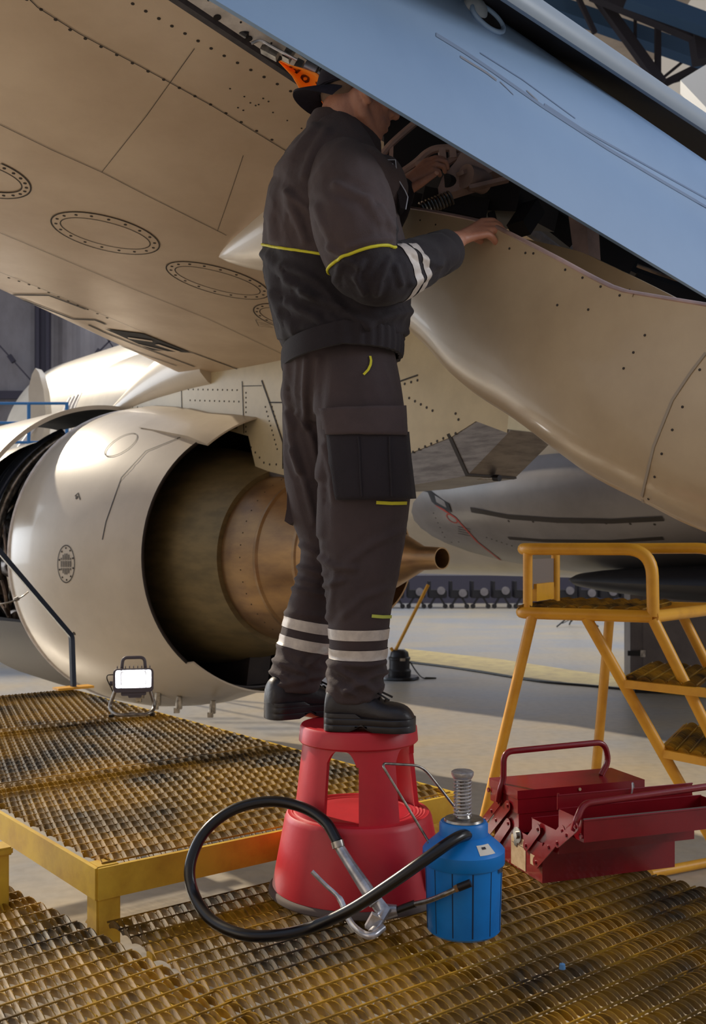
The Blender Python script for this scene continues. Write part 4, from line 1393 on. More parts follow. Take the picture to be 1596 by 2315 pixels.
mb.add([a + tt * x + UP * z + nn * .004 for x, z in ((-.012, -.055), (.016, -.055), (.010, .02), (-.012, .02))], [(0, 1, 2, 3)])
for i in range(6): mb.add([a + tt * x + UP * (z - .0095 * i) + nn * .0052 for x, z in ((-.008, .010), (.008, .010), (.008, .013), (-.008, .013))], [(0, 1, 2, 3)], 1)
mb.build('label', [M_label, M_ink], st_, 0, recalc=False)

# ================================================================ pump can with hose and gun
PC = PZ(1048, 2102, GZ)
pc_ = thing('oil_pump', PC, 'ribbed blue oil pump can with wire bail, spring plunger, black hose and metal gun', 'oil can')
mb = MB()
NR = 120
def can_r(z, th):
    r_ = 0.084 + 0.006 * z / 0.19
    g = abs(((th / (2 * pi) * 12 + .25) % 1.0) - 0.5)
    return r_ - (0.0022 if g < 0.03 else 0.0)
rings = []
for z in (0.0, 0.006, 0.03, 0.08, 0.13, 0.158):
    rings.append([PC + V((cos(2 * pi * j / NR) * (can_r(z, 2 * pi * j / NR) - (0.006 if z == 0 else 0)), sin(2 * pi * j / NR) * (can_r(z, 2 * pi * j / NR) - (0.006 if z == 0 else 0)), z)) for j in range(NR)])
mb.loft(rings)
mb.build('canister', M_blue, pc_, 30)
mb = MB()
for k_ in range(12):
    th = 2 * pi * (k_ + 0.25) / 12
    mb.bar(PC + V((cos(th) * .0836, sin(th) * .0836, .01)), PC + V((cos(th) * .0882, sin(th) * .0882, .155)), .0022, .0032)
mb.build('groove', M_bluedk, pc_, 0)
mb = MB()
mb.revolve([(0.156, 0.084), (0.157, 0.0925), (0.160, 0.0945), (0.188, 0.0945), (0.194, 0.090), (0.208, 0.074), (0.220, 0.060), (0.222, 0.056), (0.246, 0.056), (0.252, 0.052), (0.254, 0.0005)], PC, UP, 64)
mb.build('collar', M_blue, pc_, 35)
mb = MB()
mb.revolve([(0.253, 0.046), (0.258, 0.044), (0.260, 0.018), (0.272, 0.013), (0.275, 0.0005)], PC, UP, 32)
mb.build('pump_cap', M_steel, pc_, 35)
KN = PC + V((-0.002, 0.004, 0))
mb = MB(); mb.tube([KN + UP * .26, KN + UP * .345], 0.006, 10); mb.build('plunger', M_steel, pc_, 40)
mb = MB()
mb.tube([KN + V((cos(2 * pi * i / 14) * .0195, sin(2 * pi * i / 14) * .0195, 0.262 + 0.088 * (i / 154))) for i in range(155)], 0.0023, 6)
mb.build('spring', M_alu, pc_, 60)
mb = MB(); mb.revolve([(0.346, 0.0005), (0.346, 0.017), (0.350, 0.022), (0.358, 0.026), (0.364, 0.026), (0.367, 0.022), (0.368, 0.0005)], KN, UP, 32); mb.build('plunger_knob', M_alu, pc_, 40)
sd_ = PC.y / F
def K(px, py, dep=0.0): return P(px, py, PC.y + dep)
mb = MB()
pivL, pivR = K(975, 1913, .02), K(1082, 1900, .10)
mb.tube(fillet([pivL, K(866, 1733, .06), K(868, 1726, .07), K(955, 1731, .12), K(1040, 1840, .14), pivR], 0.03, 5), 0.0033, 8)
mb.build('bail_handle', M_steel, pc_, 50)
for p in (K(972, 1912, .0), K(1128, 1964, -.045)):
    mb = MB(); d = (p - V((PC.x, PC.y, p.z))).normalized(); mb.tube([p - d * .014, p + d * .006], 0.0085, 12); mb.build('bail_pivot', M_steel, pc_, 40)
mb = MB()                                    # paper label on the shoulder
def sh(th, z): 
    r_ = interp([(0.19, 0.093), (0.194, 0.090), (0.208, 0.074), (0.220, 0.060)], z)[0] + .0012
    return PC + V((cos(th) * r_, sin(th) * r_, z))
mb.loft([[sh(radians(a), z) for a in range(-72, -40, 4)] for z in (0.1955, 0.200, 0.207, 0.213)], 0, False, False)
mb.loft([[sh(radians(a), z) + V((0, -.0006, .0008)) for a in range(-64, -52, 4)] for z in (0.205, 0.209)], 1, False, False)
mb.build('label', [M_label, M_ink], pc_, 0, recalc=False)
mb = MB()                                    # hose: off the cap, down across, round in a standing loop and back to the gun
hp = [K(1066, 1884, -.03), K(1030, 1896, -.08), K(960, 1944, -.12), K(880, 2000, -.12), K(790, 2058, -.10), K(700, 2098, -.062), K(620, 2115, -.085), K(545, 2112, -.078), K(478, 2080, -.02), K(438, 2020, .05), K(430, 1955, .08), K(462, 1882, .12), K(525, 1832, .15), K(605, 1812, .16), K(680, 1824, .14), K(735, 1858, .10), K(764, 1905, .06)]
mb.tube(crom(hp, 10), 0.0135, 14)
mb.build('hose', M_hose, pc_, 60)
mb = MB(); mb.tube([K(762, 1902, .06), K(766, 1916, .055)], 0.0155, 12); mb.tube([K(766, 1914, .055), K(771, 1922, .05)], 0.012, 12)
mb.build('hose_fitting', M_steel, pc_, 40)
mb = MB(); mb.tube([K(1066, 1884, -.03), K(1085, 1886, .0)], 0.016, 12); mb.build('hose_fitting', M_steel, pc_, 40)
mb = MB()                                    # gun body
mb.tube([K(770, 1920, .05), K(790, 1952, .03), K(822, 2000, .0), K(850, 2042, -.02)], [0.0125, .013, .0155, .017], 12)
mb.tube([K(850, 2038, -.02), K(868, 2062, -.03), K(850, 2096, -.065), K(838, 2108, -.085)], [.018, .022, .015, .010], 10, flat=(1, .6))
mb.tube([K(862, 2062, -.02), K(898, 2058, -.025)], [.021, .013], 10)
mb.box(K(846, 2086, -.055), (.03, .02, .035), Matrix.Rotation(.5, 3, 'Y'))
mb.build('gun_body', M_alu, pc_, 50)
mb = MB(); mb.tube(crom([K(705, 1970, .03), K(735, 2000, .02), K(768, 2032, .0), K(785, 2072, -.03), K(805, 2100, -.065), K(838, 2116, -.10), K(868, 2096, -.07)], 6), [0.0055] * 12 + [0.008] * 25, 8, flat=(1, .7))
mb.build('gun_lever', M_alu, pc_, 50)
mb = MB(); mb.tube([K(898, 2058, -.025), K(938, 2043, -.03)], 0.009, 10); mb.build('nozzle_grip', M_hose, pc_, 40)
mb = MB(); mb.tube(crom([K(935, 2044, -.03), K(970, 2036, -.06), K(1005, 2022, -.10), K(1030, 2010, -.11)], 6), 0.0062, 10); mb.build('nozzle_tube', M_steel, pc_, 40)
mb = MB(); mb.tube([K(1028, 2011, -.11), K(1036, 2007, -.11)], 0.0085, 6); mb.tube([K(1036, 2007, -.11), K(1064, 1996, -.115)], 0.009, 12, 1); mb.build('nozzle_tip', [M_bronze, M_black], pc_, 40)

# ================================================================ cantilever toolbox
TO = PZ(1226, 1997, GZ)
TX = V((0.9435, 0.3314, 0)).normalized(); TY = V((-TX.y, TX.x, 0))
tb_ = thing('toolbox', TO, 'opened red metal cantilever toolbox on the grating beside the blue pump can', 'toolbox')
def T(x, y, z): return TO + TX * x + TY * y + UP * z
RT = Matrix((TX, TY, UP)).transposed()
LT = 0.415
def tray(name, x0, x1, y0, y1, z0, z1, m=M_tool, th=0.0016, lip=True, parent=tb_):
    q = MB()
    c = [(x0, y0), (x1, y0), (x1, y1), (x0, y1)]
    def off(d): return [(x0 + d, y0 + d), (x1 - d, y0 + d), (x1 - d, y1 - d), (x0 + d, y1 - d)]
    rings = [[T(x, y, z0) for x, y in c], [T(x, y, z1) for x, y in c], [T(x, y, z1) for x, y in off(th)], [T(x, y, z0 + th) for x, y in off(th)]]
    q.loft(rings, 0, True, True)
    if lip:
        for a, b in ((c[0], c[1]), (c[2], c[3])):
            q.tube([T(*a, z1), T(*b, z1)], 0.0022, 6)
    return q.build(name, m, parent, 20)
tray('base_box', 0, LT, 0, 0.27, 0, 0.105)
tray('tray', 0.003, LT + .004, -0.078, 0.06, 0.098, 0.156)
tray('tray', 0.006, LT + .03, -0.190, -0.072, 0.158, 0.212)
tray('tray', 0.0, LT - .012, 0.128, 0.275, 0.098, 0.152)
o = tray('tray', -0.004, LT - .012, 0.126, 0.290, 0.152, 0.202)
mb = MB()                                    # closed lid on the rear tray
mb.loft([[T(x, y, z) for x, y in ((-.006, .124), (LT - .01, .124), (LT - .01, .293), (-.006, .293))] for z in (.192, .2155)], 0, True, True)
mb.build('lid', M_tool, tb_, 20)
mb = MB(); mb.disc(T(.19, .1235, .205), -TY, .0045, 10); mb.build('lid_rivet', M_labelold, tb_, 0)
mb = MB()                                    # front lid standing open
mb.box(T((LT + .006) / 2, -.07, .228), (LT + .0, .0022, .036), RT)
mb.tube([T(.006, -.07, .246), T(LT + .004, -.07, .246)], .0022, 6)
mb.tube([T(.006, -.07, .246), T(.006, -.07, .252)], .003, 8)
mb.build('lid', M_tool, tb_, 0)
mb = MB(); mb.tube(crom([T(.222, -.074, .225), T(.224, -.078, .25), T(.228, -.072, .262), T(.236, -.066, .252), T(.236, -.066, .225)], 5), .0022, 6); mb.build('lid_catch', M_alu, tb_, 50)
mb = MB(); mb.tube([T(.006, -.188, .213), T(LT + .03, -.188, .213)], .0035, 8, flat=(1, .5)); mb.build('edge_strip', M_rubber, tb_, 0)
mb = MB(); mb.tube(fillet([T(-.008, -.168, .185), T(-.006, -.178, .215), T(.02, -.165, .246), T(LT + .02, -.165, .262), T(LT + .045, -.165, .22), T(LT + .045, -.15, .19)], .03, 6), .0088, 12); mb.build('carry_handle', M_tool, tb_, 50)
mb = MB(); mb.tube(fillet([T(-.014, .222, .165), T(-.012, .214, .200), T(-.002, .213, .225), T(.0, .215, .305), T(.33, .215, .312), T(.345, .215, .255), T(.318, .213, .216)], .028, 6), .0088, 12); mb.build('carry_handle', M_tool, tb_, 50)
def link(y0, z0, y1, z1, x=-.0075, w=.0135, name='link_bar', riv=3):
    q = MB()
    a, b = V((y0, z0)), V((y1, z1)); d = (b - a).normalized(); nrm = V((-d.y, d.x))
    out = []
    for i in range(9): t = pi / 2 + pi * i / 8; v = a + d * (cos(t) * w) + nrm * (sin(t) * w); out.append(v)
    for i in range(9): t = -pi / 2 + pi * i / 8; v = b + d * (cos(t) * w) + nrm * (sin(t) * w); out.append(v)
    A = [T(x, v.x, v.y) for v in out]; B = [T(x + .0025, v.x, v.y) for v in out]
    q.loft([A, B])
    lb = q.build(name, M_tool, tb_, 0)
    for i in range(riv):
        q = MB()
        v = a + (b - a) * (i / max(1, riv - 1))
        q.disc(T(x, v.x, v.y), -TX, .0052, 10, 0, .0025); q.disc(T(x - .0022, v.x, v.y), -TX, .0028, 8, 0, .0014)
        q.build('rivet', M_tool, lb, 0)
    return lb
link(.080, .078, .017, .138, -.0055, .015, riv=2)
link(.020, .050, -.112, .168, -.009, .015)
link(-.092, .132, -.180, .196, -.0115, .012)
link(.252, .042, .180, .112, -.0065, .015, riv=2)
link(.316, .046, .175, .163, -.010, .015)
link(.310, .090, .225, .162, -.0125, .012)
for y, z in ((-.183, .172), (.296, .180)):
    mb = MB(); mb.disc(T(.004 if y < 0 else -.005, y, z), -TX, .0065, 12, 0, .004); mb.build('pivot_bolt', M_tool, tb_, 0)
mb = MB()
for y0, y1, z0, z1 in ((.088, .170, .004, .088),):
    mb.add([T(-.001, y0, z0), T(-.001, y1, z0), T(-.001, y1, z1), T(-.001, y0, z1)], [(0, 1, 2, 3)], 0)
mb.add([T(-.0016, y, z) for y, z in ((.092, .066), (.166, .066), (.166, .0672), (.092, .0672))], [(0, 1, 2, 3)], 1)
mb.build('paper_label', [M_labelold, M_ink], tb_, 0, recalc=False)
mb = MB(); mb.add([T(-.0012, y, z) for y, z in ((.022, .034), (.062, .034), (.062, .062), (.022, .062))], [(0, 1, 2, 3)]); mb.build('paper_label', M_labelold, tb_, 0, recalc=False)
mb = MB(); mb.disc(T(-.001, .132, .092), -TX, .022, 20, 0, .0025); mb.disc(T(-.0035, .132, .092), -TX, .010, 16, 0, .006); mb.disc(T(-.001, .142, .068), -TX, .009, 12, 0, .002); mb.build('latch_disc', M_steel, tb_, 0)

# ================================================================ yellow step ladder
L0 = V((0.647, 4.0, 0)); E1_ = V((0.8925, -0.451, 0)); E2_ = V((0.451, 0.8925, 0))
PZL = H - 145 / F * 4.0
LWID, LDEP, LFAR = 0.52, 0.66, 0.68
la_ = thing('mobile_ladder', (1.1, 4.2, 0), 'yellow tubular step ladder with mesh treads standing behind the toolbox', 'ladder')
def Lp(a, b, z): return L0 + E1_ * a + E2_ * b + UP * z
RA = 0.0235
mb = MB()
mb.tube(fillet([Lp(LWID, 0, PZL), Lp(0, 0, PZL), Lp(0, LDEP, PZL), Lp(LFAR, LDEP, PZL)], 0.07, 6), RA, 12)
mb.tube([Lp(LWID, -.01, PZL), Lp(LFAR, LDEP + .01, PZL)], RA, 12)
mb.build('platform_frame', M_yel, la_, 50)
mb = MB(); expanded(mb, Lp(0.0, 0.0, 0), E1_, E2_, LWID, LDEP, PZL + RA + .012)
mb.build('platform_mesh', M_grate, la_, 0, recalc=False)
zr = H - 0.002
mb = MB()
mb.tube(fillet([Lp(LWID, 0, PZL), Lp(LWID - .005, 0, zr), Lp(0, 0, zr), Lp(0, LDEP, zr), Lp(LFAR, LDEP, zr + .004), Lp(LFAR, LDEP, PZL)], 0.10, 8), RA, 12)
mb.build('guard_rail', M_yel, la_, 50)
for a, b in ((0.035, 0.02), (0.035, 0.42)):
    mb = MB(); mb.tube([Lp(a, b, PZL), Lp(a, b, zr)], RA * .8, 12); mb.build('rail_post', M_yel, la_, 50)
mb = MB(); mb.box(Lp(0.03, 0.225, (zr + PZL) / 2 + .025), (0.004, 0.36, 0.12), Matrix((E1_, E2_, UP)).transposed()); mb.build('sign_plate', M_grey, la_, 0)
mb = MB(); mb.box(Lp(0.035, 0.235, PZL + .075), (0.02, 0.25, 0.07), Matrix((E1_, E2_, UP)).transposed()); mb.build('box', M_yel, la_, 0)
def legt(a, b, name='leg', r_=RA * .9):
    q = MB(); q.tube([a, b], r_, 12); q.tube([b + UP * .0, b + UP * .025], r_ * 1.25, 12, 1); return q.build(name, [M_yel, M_hose], la_, 50)
def down(top, px, py, d):                       # continue a tube from top through a seen point to the floor
    q = P(px, py, d); t = (0.0 - top.z) / (q.z - top.z); return top + (q - top) * t
tp = Lp(.06, 0, PZL - .01); legt(tp, down(tp, 1112, 1780, 4.0))
tp = P(1378, 1397, 4.42); legt(tp, down(tp, 1345, 1770, 4.38)); fleg = down(tp, 1345, 1770, 4.38)
st0 = Lp(.27, 0, PZL - .01); st0e = down(st0, 1543, 1782, 3.85); legt(st0, st0e, 'stringer')
st1 = Lp(LWID, 0, PZL - .01); st1e = down(st1, 1596, 1640, 3.70); legt(st1, st1e, 'stringer')
off_ = E2_ * 0.6
legt(st1 + off_, st1e + off_, 'stringer')
for py_ in (1545, 1702, 1862):
    z = None
    t = 0.0
    # height where the rear stringer passes this row
    for i in range(2000):
        p = st0 + (st0e - st0) * (i / 2000)
        if HY - (p.z - H) * F / p.y >= py_: break
    zs = p.z
    t1_ = (zs - st1.z) / (st1e.z - st1.z)
    f0 = p; f1 = st1 + (st1e - st1) * t1_ + (st1e - st0e).normalized() * .12
    q = MB()
    ex_ = (f1 - f0); ex_.z = 0; Lx = ex_.length; ex_.normalize()
    q.bar(f0, f1, .03, .03)
    q.bar(f0 + off_, f1 + off_, .03, .03); q.bar(f0, f0 + off_, .03, .03); q.bar(f1, f1 + off_, .03, .03)
    tr = q.build('tread', M_yel, la_, 0)
    q = MB(); expanded(q, V((f0.x, f0.y, 0)), ex_, E2_, Lx, .6, zs + .032)
    q.build('tread_mesh', M_grate, tr, 0, recalc=False)
mb = MB(); mb.tube([PZ(1470, 1975, .03), PZ(1660, 1938, .03)], .022, 12); mb.build('base_rail', M_yel, la_, 50)

# ================================================================ things further back
# grey cabinet
cb = PZ(1425, 1568, 0)
cab_ = thing('equipment_cabinet', (cb.x + .5, cb.y, 0), 'dented grey metal cabinet on the floor behind the ladder', 'cabinet')
CXv = V((0.985, -0.17, 0)).normalized(); CYv = V((-CXv.y, CXv.x, 0)); RC = Matrix((CXv, CYv, UP)).transposed()
mb = MB(); mb.box(cb + CXv * .55 + CYv * .35 + UP * .56, (1.1, .7, 1.0), RC, bev=.012); mb.build('body', M_cab, cab_, 20)
mb = MB(); mb.box(cb + CXv * .58 + CYv * -.006 + UP * .58, (0.92, .02, .88), RC, bev=.008); 
door_ = mb.build('door', M_cab, cab_, 20)
for z in (.42, .80):
    mb = MB(); mb.box(cb + CXv * .05 - CYv * .02 + UP * z, (.16, .05, .05), RC); mb.box(cb + CXv * .12 - CYv * .045 + UP * z, (.05, .02, .07), RC, 1); mb.build('latch', [M_black, M_steel], door_, 0)
mb = MB(); mb.box(cb + CXv * .8 - CYv * .018 + UP * .55, (.24, .004, .22), RC); mb.build('label', M_grey, door_, 0)
mb = MB(); mb.box(cb + CXv * .55 + CYv * .35 + UP * .03, (1.0, .6, .06), RC); mb.build('plinth', M_black, cab_, 0)

# vacuum / polisher with yellow pole
vc = PZ(903, 1535, 0)
vac_ = thing('floor_polisher', (vc.x, vc.y, 0), 'dark drum-shaped floor machine with a yellow pole and trailing cord', 'floor machine')
mb = MB(); mb.revolve([(0.0, 0.0005), (0.0, .20), (.012, .23), (.035, .22), (.045, .0005)], vc, UP, 32); mb.build('base_disc', M_hose, vac_, 40)
mb = MB(); mb.revolve([(.04, .13), (.10, .135), (.12, .118), (.22, .118), (.225, .125), (.25, .125), (.26, .11), (.31, .10), (.335, .07), (.335, .0005)], vc, UP, 32); mb.build('motor_drum', M_black, vac_, 40)
mb = MB(); mb.box(vc + V((.03, -.12, .235)), (.06, .03, .03)); mb.build('switch_box', M_steel, vac_, 0)
mb = MB(); mb.tube([vc + V((-.07, 0, .28)), P(968, 1322, vc.y + .1)], .02, 10); mb.tube([vc + V((-.10, 0, .36)), vc + V((-.05, 0, .28))], .018, 8); mb.build('pole', M_yel, vac_, 40)
mb = MB(); mb.tube(crom([vc + V((.12, -.02, .2)), vc + V((.2, -.02, .08)), vc + V((.28, -.02, .012)), vc + V((.42, .02, .008)), vc + V((.3, .05, .008))], 6), .008, 6); mb.build('cord', M_hose, vac_, 40)

# cable lying along the painted band
mb = MB(); mb.tube(crom([PZ(915, 1496, .012), PZ(1000, 1506, .012), PZ(1090, 1519, .012), PZ(1220, 1540, .012), PZ(1330, 1550, .012), PZ(1415, 1558, .012)], 8), .016, 8)
o = mb.build('power_cable', M_hose, None, 50); tag(o, 'black power cable lying along the near edge of the painted floor band', 'cable')

# tripod
tc_ = PZ(1302, 1418, 0)
tri_ = thing('tripod_stand', (tc_.x, tc_.y, 0), 'thin dark tripod stand on the far floor under the ladder platform', 'stand')
mb = MB(); mb.tube([tc_ + UP * .18, tc_ + UP * 1.25], .02, 8); mb.build('pole', M_black, tri_, 40)
for a in (200, 340, 95):
    mb = MB(); d = V((cos(radians(a)), sin(radians(a)), 0)); mb.tube([tc_ + UP * .42, tc_ + d * .14 + UP * .22, tc_ + d * .42 + UP * .02], .015, 8); mb.tube([tc_ + UP * .2, tc_ + d * .3 + UP * .08], .008, 6); mb.build('leg', M_black, tri_, 40)

# trolleys along the far wall
def trolley(px, label):
    d = 25.6
    c = V(((px - CX) / F * d, d, 0))
    t = thing('equipment_trolley', c, label, 'trolley', 'dark trolleys along the far wall')
    q = MB(); q.box(c + V((0, 0, .36)), (.46, .5, .20), bev=.02); q.box(c + V((-.2, 0, .55)), (.06, .45, .26)); q.build('body', M_black, t, 0)
    q = MB(); q.tube([c + V((.08, -.26, .42)), c + V((.08, -.32, .42))], .10, 14); q.build('drum', M_cab, t, 40)
    q = MB()
    for s in (-1, 1):
        q = MB(); q.bar(c + V((s * .05, -.2, .30)), c + V((s * .20, -.2, .05)), .05, .05); q.build('leg', M_black, t, 0)
    for s in (-1, 1):
        q = MB(); q.tube([c + V((s * .19, -.24, .06)), c + V((s * .19, -.16, .06))], .06, 12); q.build('wheel', M_hose, t, 40)
    return t
ordn = ['nearest the worker', 'second from the worker', 'third from the worker', 'fourth from the worker', 'fifth from the worker', 'sixth from the worker', 'seventh from the worker',
        'last before the ladder box', 'behind the ladder box', 'first beyond the ladder box', 'second beyond the ladder box', 'next to the cabinet']
t0 = trolley(892, 'dark trolley in the far wall row, ' + ordn[0])
for i in range(1, 12):
    c_ = t0.copy(); COL.objects.link(c_)
    c_.location = V(t0.location) + V((i * 0.535, 0.02 * (i % 3), 0))
    c_['label'] = 'dark trolley in the far wall row, ' + ordn[i]
    for ch in [x for x in bpy.data.objects if x.parent == t0]:
        k_ = ch.copy(); COL.objects.link(k_); k_.parent = c_; k_.matrix_parent_inverse = ch.matrix_parent_inverse.copy()
        if ch.name.startswith('drum'): k_.location = V((0, 0, 0.03 * ((i * 7) % 3 - 1)))

# blue railing at the left
bl_ = thing('guard_railing', P(60, 1360, 12.2) * 1.0, 'blue tubular railing on the left behind the open engine', 'railing')
bl_.location.z = 0; LOC[bl_.name] = V(bl_.location)
for y_, x1 in ((912, 154), (956, 66), (1000, 90), (1032, 30)):
    mb = MB(); mb.tube([P(-60, y_, 12.2), P(x1, y_, 12.2)], .017, 8); mb.build('rail', M_blurail, bl_, 40)
for x_, y0, y1 in ((65, 910, 1010), (151, 910, 980)):
    mb = MB(); q = P(x_, y0, 12.2); mb.tube([V((q.x, q.y, 0.0)), q], .022, 8); mb.build('post', M_blurail, bl_, 40)

# second aircraft's nacelle behind the pylon
ns = P(385, 985, 15.0)
na_ = thing('engine_nacelle', (ns.x, ns.y, 0), 'bright white engine nacelle behind the pylon, with an opened panel at its side', 'aircraft engine')
ax2 = V((0.55, -0.83, 0)).normalized()
mb = MB(); mb.revolve([(1.3 * t_, 1.3 * r_) for t_, r_ in ((-1.6, .55), (-1.55, .72), (-1.4, .82), (-1.0, .93), (-.4, .98), (.3, .96), (.9, .85), (1.3, .75), (1.3, .6))], ns, ax2, 64); mb.build('barrel', M_white, na_, 40)
for i in range(4):
    mb = MB(); mb.revolve([(1.3 * t_, 1.3 * r_) for t_, r_ in ((-1.0 + i * .14, .92 + .008 * i), (-.99 + i * .14, .975), (-.95 + i * .14, .975), (-.94 + i * .14, .92))], ns, ax2, 24, 0, radians(60), radians(130)); mb.build('rib', M_strip, na_, 30)
mb = MB(); mb.tube([ns + ax2 * -1.75 + (UP * cos(radians(a)) + ax2.cross(UP) * -sin(radians(a)) * -1) * 1.38 for a in range(-100, 20, 6)], .045, 8); mb.build('cowl_edge', M_fair, na_, 40)
lf = [(70, 1000), (66, 940), (64, 880), (72, 846), (80, 832), (88, 842), (98, 880), (103, 930), (98, 980), (92, 1004)]
mb = MB(); A = [P(x, y, 13.6) for x, y in lf]; B = [P(x + 14, y + 4, 13.85) for x, y in lf]
mb.add(A + B, [tuple(range(10)), tuple(range(19, 9, -1))] + [(i, (i + 1) % 10, 10 + (i + 1) % 10, 10 + i) for i in range(10)]); mb.build('open_panel', M_white, na_, 30)
mb = MB(); mb.tube(crom([P(20, 1040, 13.4), P(60, 990, 13.5), P(105, 920, 13.7)], 5), .03, 8); mb.build('panel_strut', M_strip, na_, 40)
for x_, y_ in ((150, 900),):
    mb = MB(); mb.revolve([(-3.4, 0.0005), (-3.4, .6), (-2.0, .65)], ns, ax2, 24); mb.tube([V((ns.x, ns.y, 0)), V((ns.x, ns.y, 2.0))], .06, 10); mb.build('stand', M_black, na_, 40)

# small blue cap dropped on the grating
mb = MB(); c = PZ(1271, 2190, GZ); mb.revolve([(0.0, .0005), (0.0, .007), (.010, .006), (.012, .0005)], c, UP, 12)
o = mb.build('plastic_cap', mat('pale_blue_plastic', rgb(90, 140, 190), .4), None, 40); tag(o, 'tiny pale blue plastic cap lying on the grating in front of the toolbox', 'cap')
# ================================================================ the worker
PD = 2.64
per_loc = V((0.0, 2.63, GZ + 0.43))

def skinpt(px, py, d): return P(px, py, d)
# joints
J = dict(pel=P(772, 880, 2.65), waist=P(772, 760, 2.65), chest=P(762, 560, 2.66), neck0=P(768, 345, 2.645), neck1=P(800, 250, 2.64),
         rsh=P(800, 400, 2.50), relb=P(842, 628, 2.44), rwr=P(1030, 545, 2.66), lsh=P(775, 395, 2.83), lelb=P(815, 560, 2.95), lwr=P(900, 432, 2.95),
         rhip=P(812, 900, 2.57), rkn=P(826, 1240, 2.545), ran=P(802, 1570, 2.56), lhip=P(740, 900, 2.74), lkn=P(726, 1215, 2.76), lan=P(668, 1545, 2.735))
fdir = V((0.955, 0.295, 0)).normalized()
ldir = V((-fdir.y, fdir.x, 0))                  # the worker's left (away from the viewer)
tilt = radians(8)
RH = Matrix((fdir * cos(tilt) - UP * sin(tilt), ldir, UP * cos(tilt) + fdir * sin(tilt))).transposed()
HC = P(812, 203, 2.64)
def HP(x, y, z): return HC + RH @ V((x, y, z))

body = MB()
capsule(body, [J['pel'], J['waist'], J['chest'], P(766, 440, 2.66)], [.085, .10, .12, .105], 16)
capsule(body, [J['rsh'], P(768, 380, 2.66), J['lsh']], [.05, .07, .05])
capsule(body, [J['rsh'], J['relb']], [.05, .04]); capsule(body, [J['relb'], J['rwr']], [.04, .027])
capsule(body, [J['lsh'], J['lelb']], [.05, .04]); capsule(body, [J['lelb'], J['lwr']], [.04, .027])
for s_ in 'rl':
    capsule(body, [J[s_ + 'hip'], J[s_ + 'kn']], [.062, .034]); capsule(body, [J[s_ + 'kn'], J[s_ + 'an']], [.034, .030])
capsule(body, [J['ran'], P(815, 1612, 2.545), P(890, 1630, 2.52)], [.034, .030, .018]); capsule(body, [J['lan'], P(662, 1594, 2.725), P(715, 1610, 2.755)], [.034, .030, .018])
# neck and head
capsule(body, [P(752, 340, 2.655), P(768, 300, 2.65), HP(-.03, 0, -.06)], [.066, .062, .060], 16)
ellipsoid(body, HP(-.005, 0, .035), .096, .077, .098, RH)
ellipsoid(body, HP(.022, 0, -.035), .066, .066, .085, RH)
ellipsoid(body, HP(.038, 0, -.080), .048, .052, .045, RH)
capsule(body, [HP(.058, -.012, -.112), HP(.058, .012, -.112)], [.019, .019])
for s_ in (-1, 1):
    capsule(body, [HP(.052, s_ * .018, -.110), HP(.005, s_ * .052, -.085), HP(-.018, s_ * .058, -.045)], [.018, .019, .020])
    ellipsoid(body, HP(.052, s_ * .042, -.030), .03, .024, .03, RH)
    ellipsoid(body, HP(.070, s_ * .030, .010), .022, .022, .016, RH)
capsule(body, [HP(.086, -.02, .028), HP(.086, .02, .028)], [.012, .012])
capsule(body, [HP(.086, 0, .012), HP(.098, 0, -.018), HP(.107, 0, -.040)], [.010, .012, .0125])
for s_ in (-1, 1): capsule(body, [HP(.094, s_ * .012, -.044), HP(.088, s_ * .016, -.044)], [.009, .008])
capsule(body, [HP(.076, -.018, -.068), HP(.086, 0, -.066), HP(.076, .018, -.068)], [.0095, .0115, .0095])
capsule(body, [HP(.074, -.016, -.083), HP(.083, 0, -.084), HP(.074, .016, -.083)], [.0085, .0105, .0085])
for s_ in (-1, 1):                                  # ears: rim, lobe, inner wall
    capsule(body, [HP(.010, s_ * .080, -.062), HP(-.004, s_ * .088, -.052), HP(-.017, s_ * .097, -.028), HP(-.020, s_ * .102, -.006), HP(-.008, s_ * .100, .010), HP(.010, s_ * .090, .006)], [.0085, .0075, .0065, .0065, .0065, .006], 8)
    capsule(body, [HP(-.006, s_ * .080, -.045), HP(-.010, s_ * .086, -.008)], [.010, .011], 8)
    capsule(body, [HP(.014, s_ * .078, -.034), HP(.014, s_ * .079, -.022)], [.007, .007], 8)
# hands --------------------------------------------------------------
def hand(mbx, wrist, knuckles, fingers, thumb, kr=.0095):
    wc = wrist
    for k_ in knuckles:
        capsule(mbx, [wc + (k_ - wc) * .02, wc + (k_ - wc) * .5, k_], [.021, .0145, .0115])
    for a, b in zip(knuckles[:-1], knuckles[1:]):
        capsule(mbx, [wc + ((a + b) / 2 - wc) * .35, (a + b) / 2 - ((a + b) / 2 - wc) * .12], [.016, .011])
    for k_, f in zip(knuckles, fingers):
        pts = [k_] + f
        capsule(mbx, pts, [kr * 1.12, kr * 1.02, kr * .95, kr * .82][:len(pts)], 10)
    capsule(mbx, thumb, [.015, .0125, .0105, .009][:len(thumb)], 10)
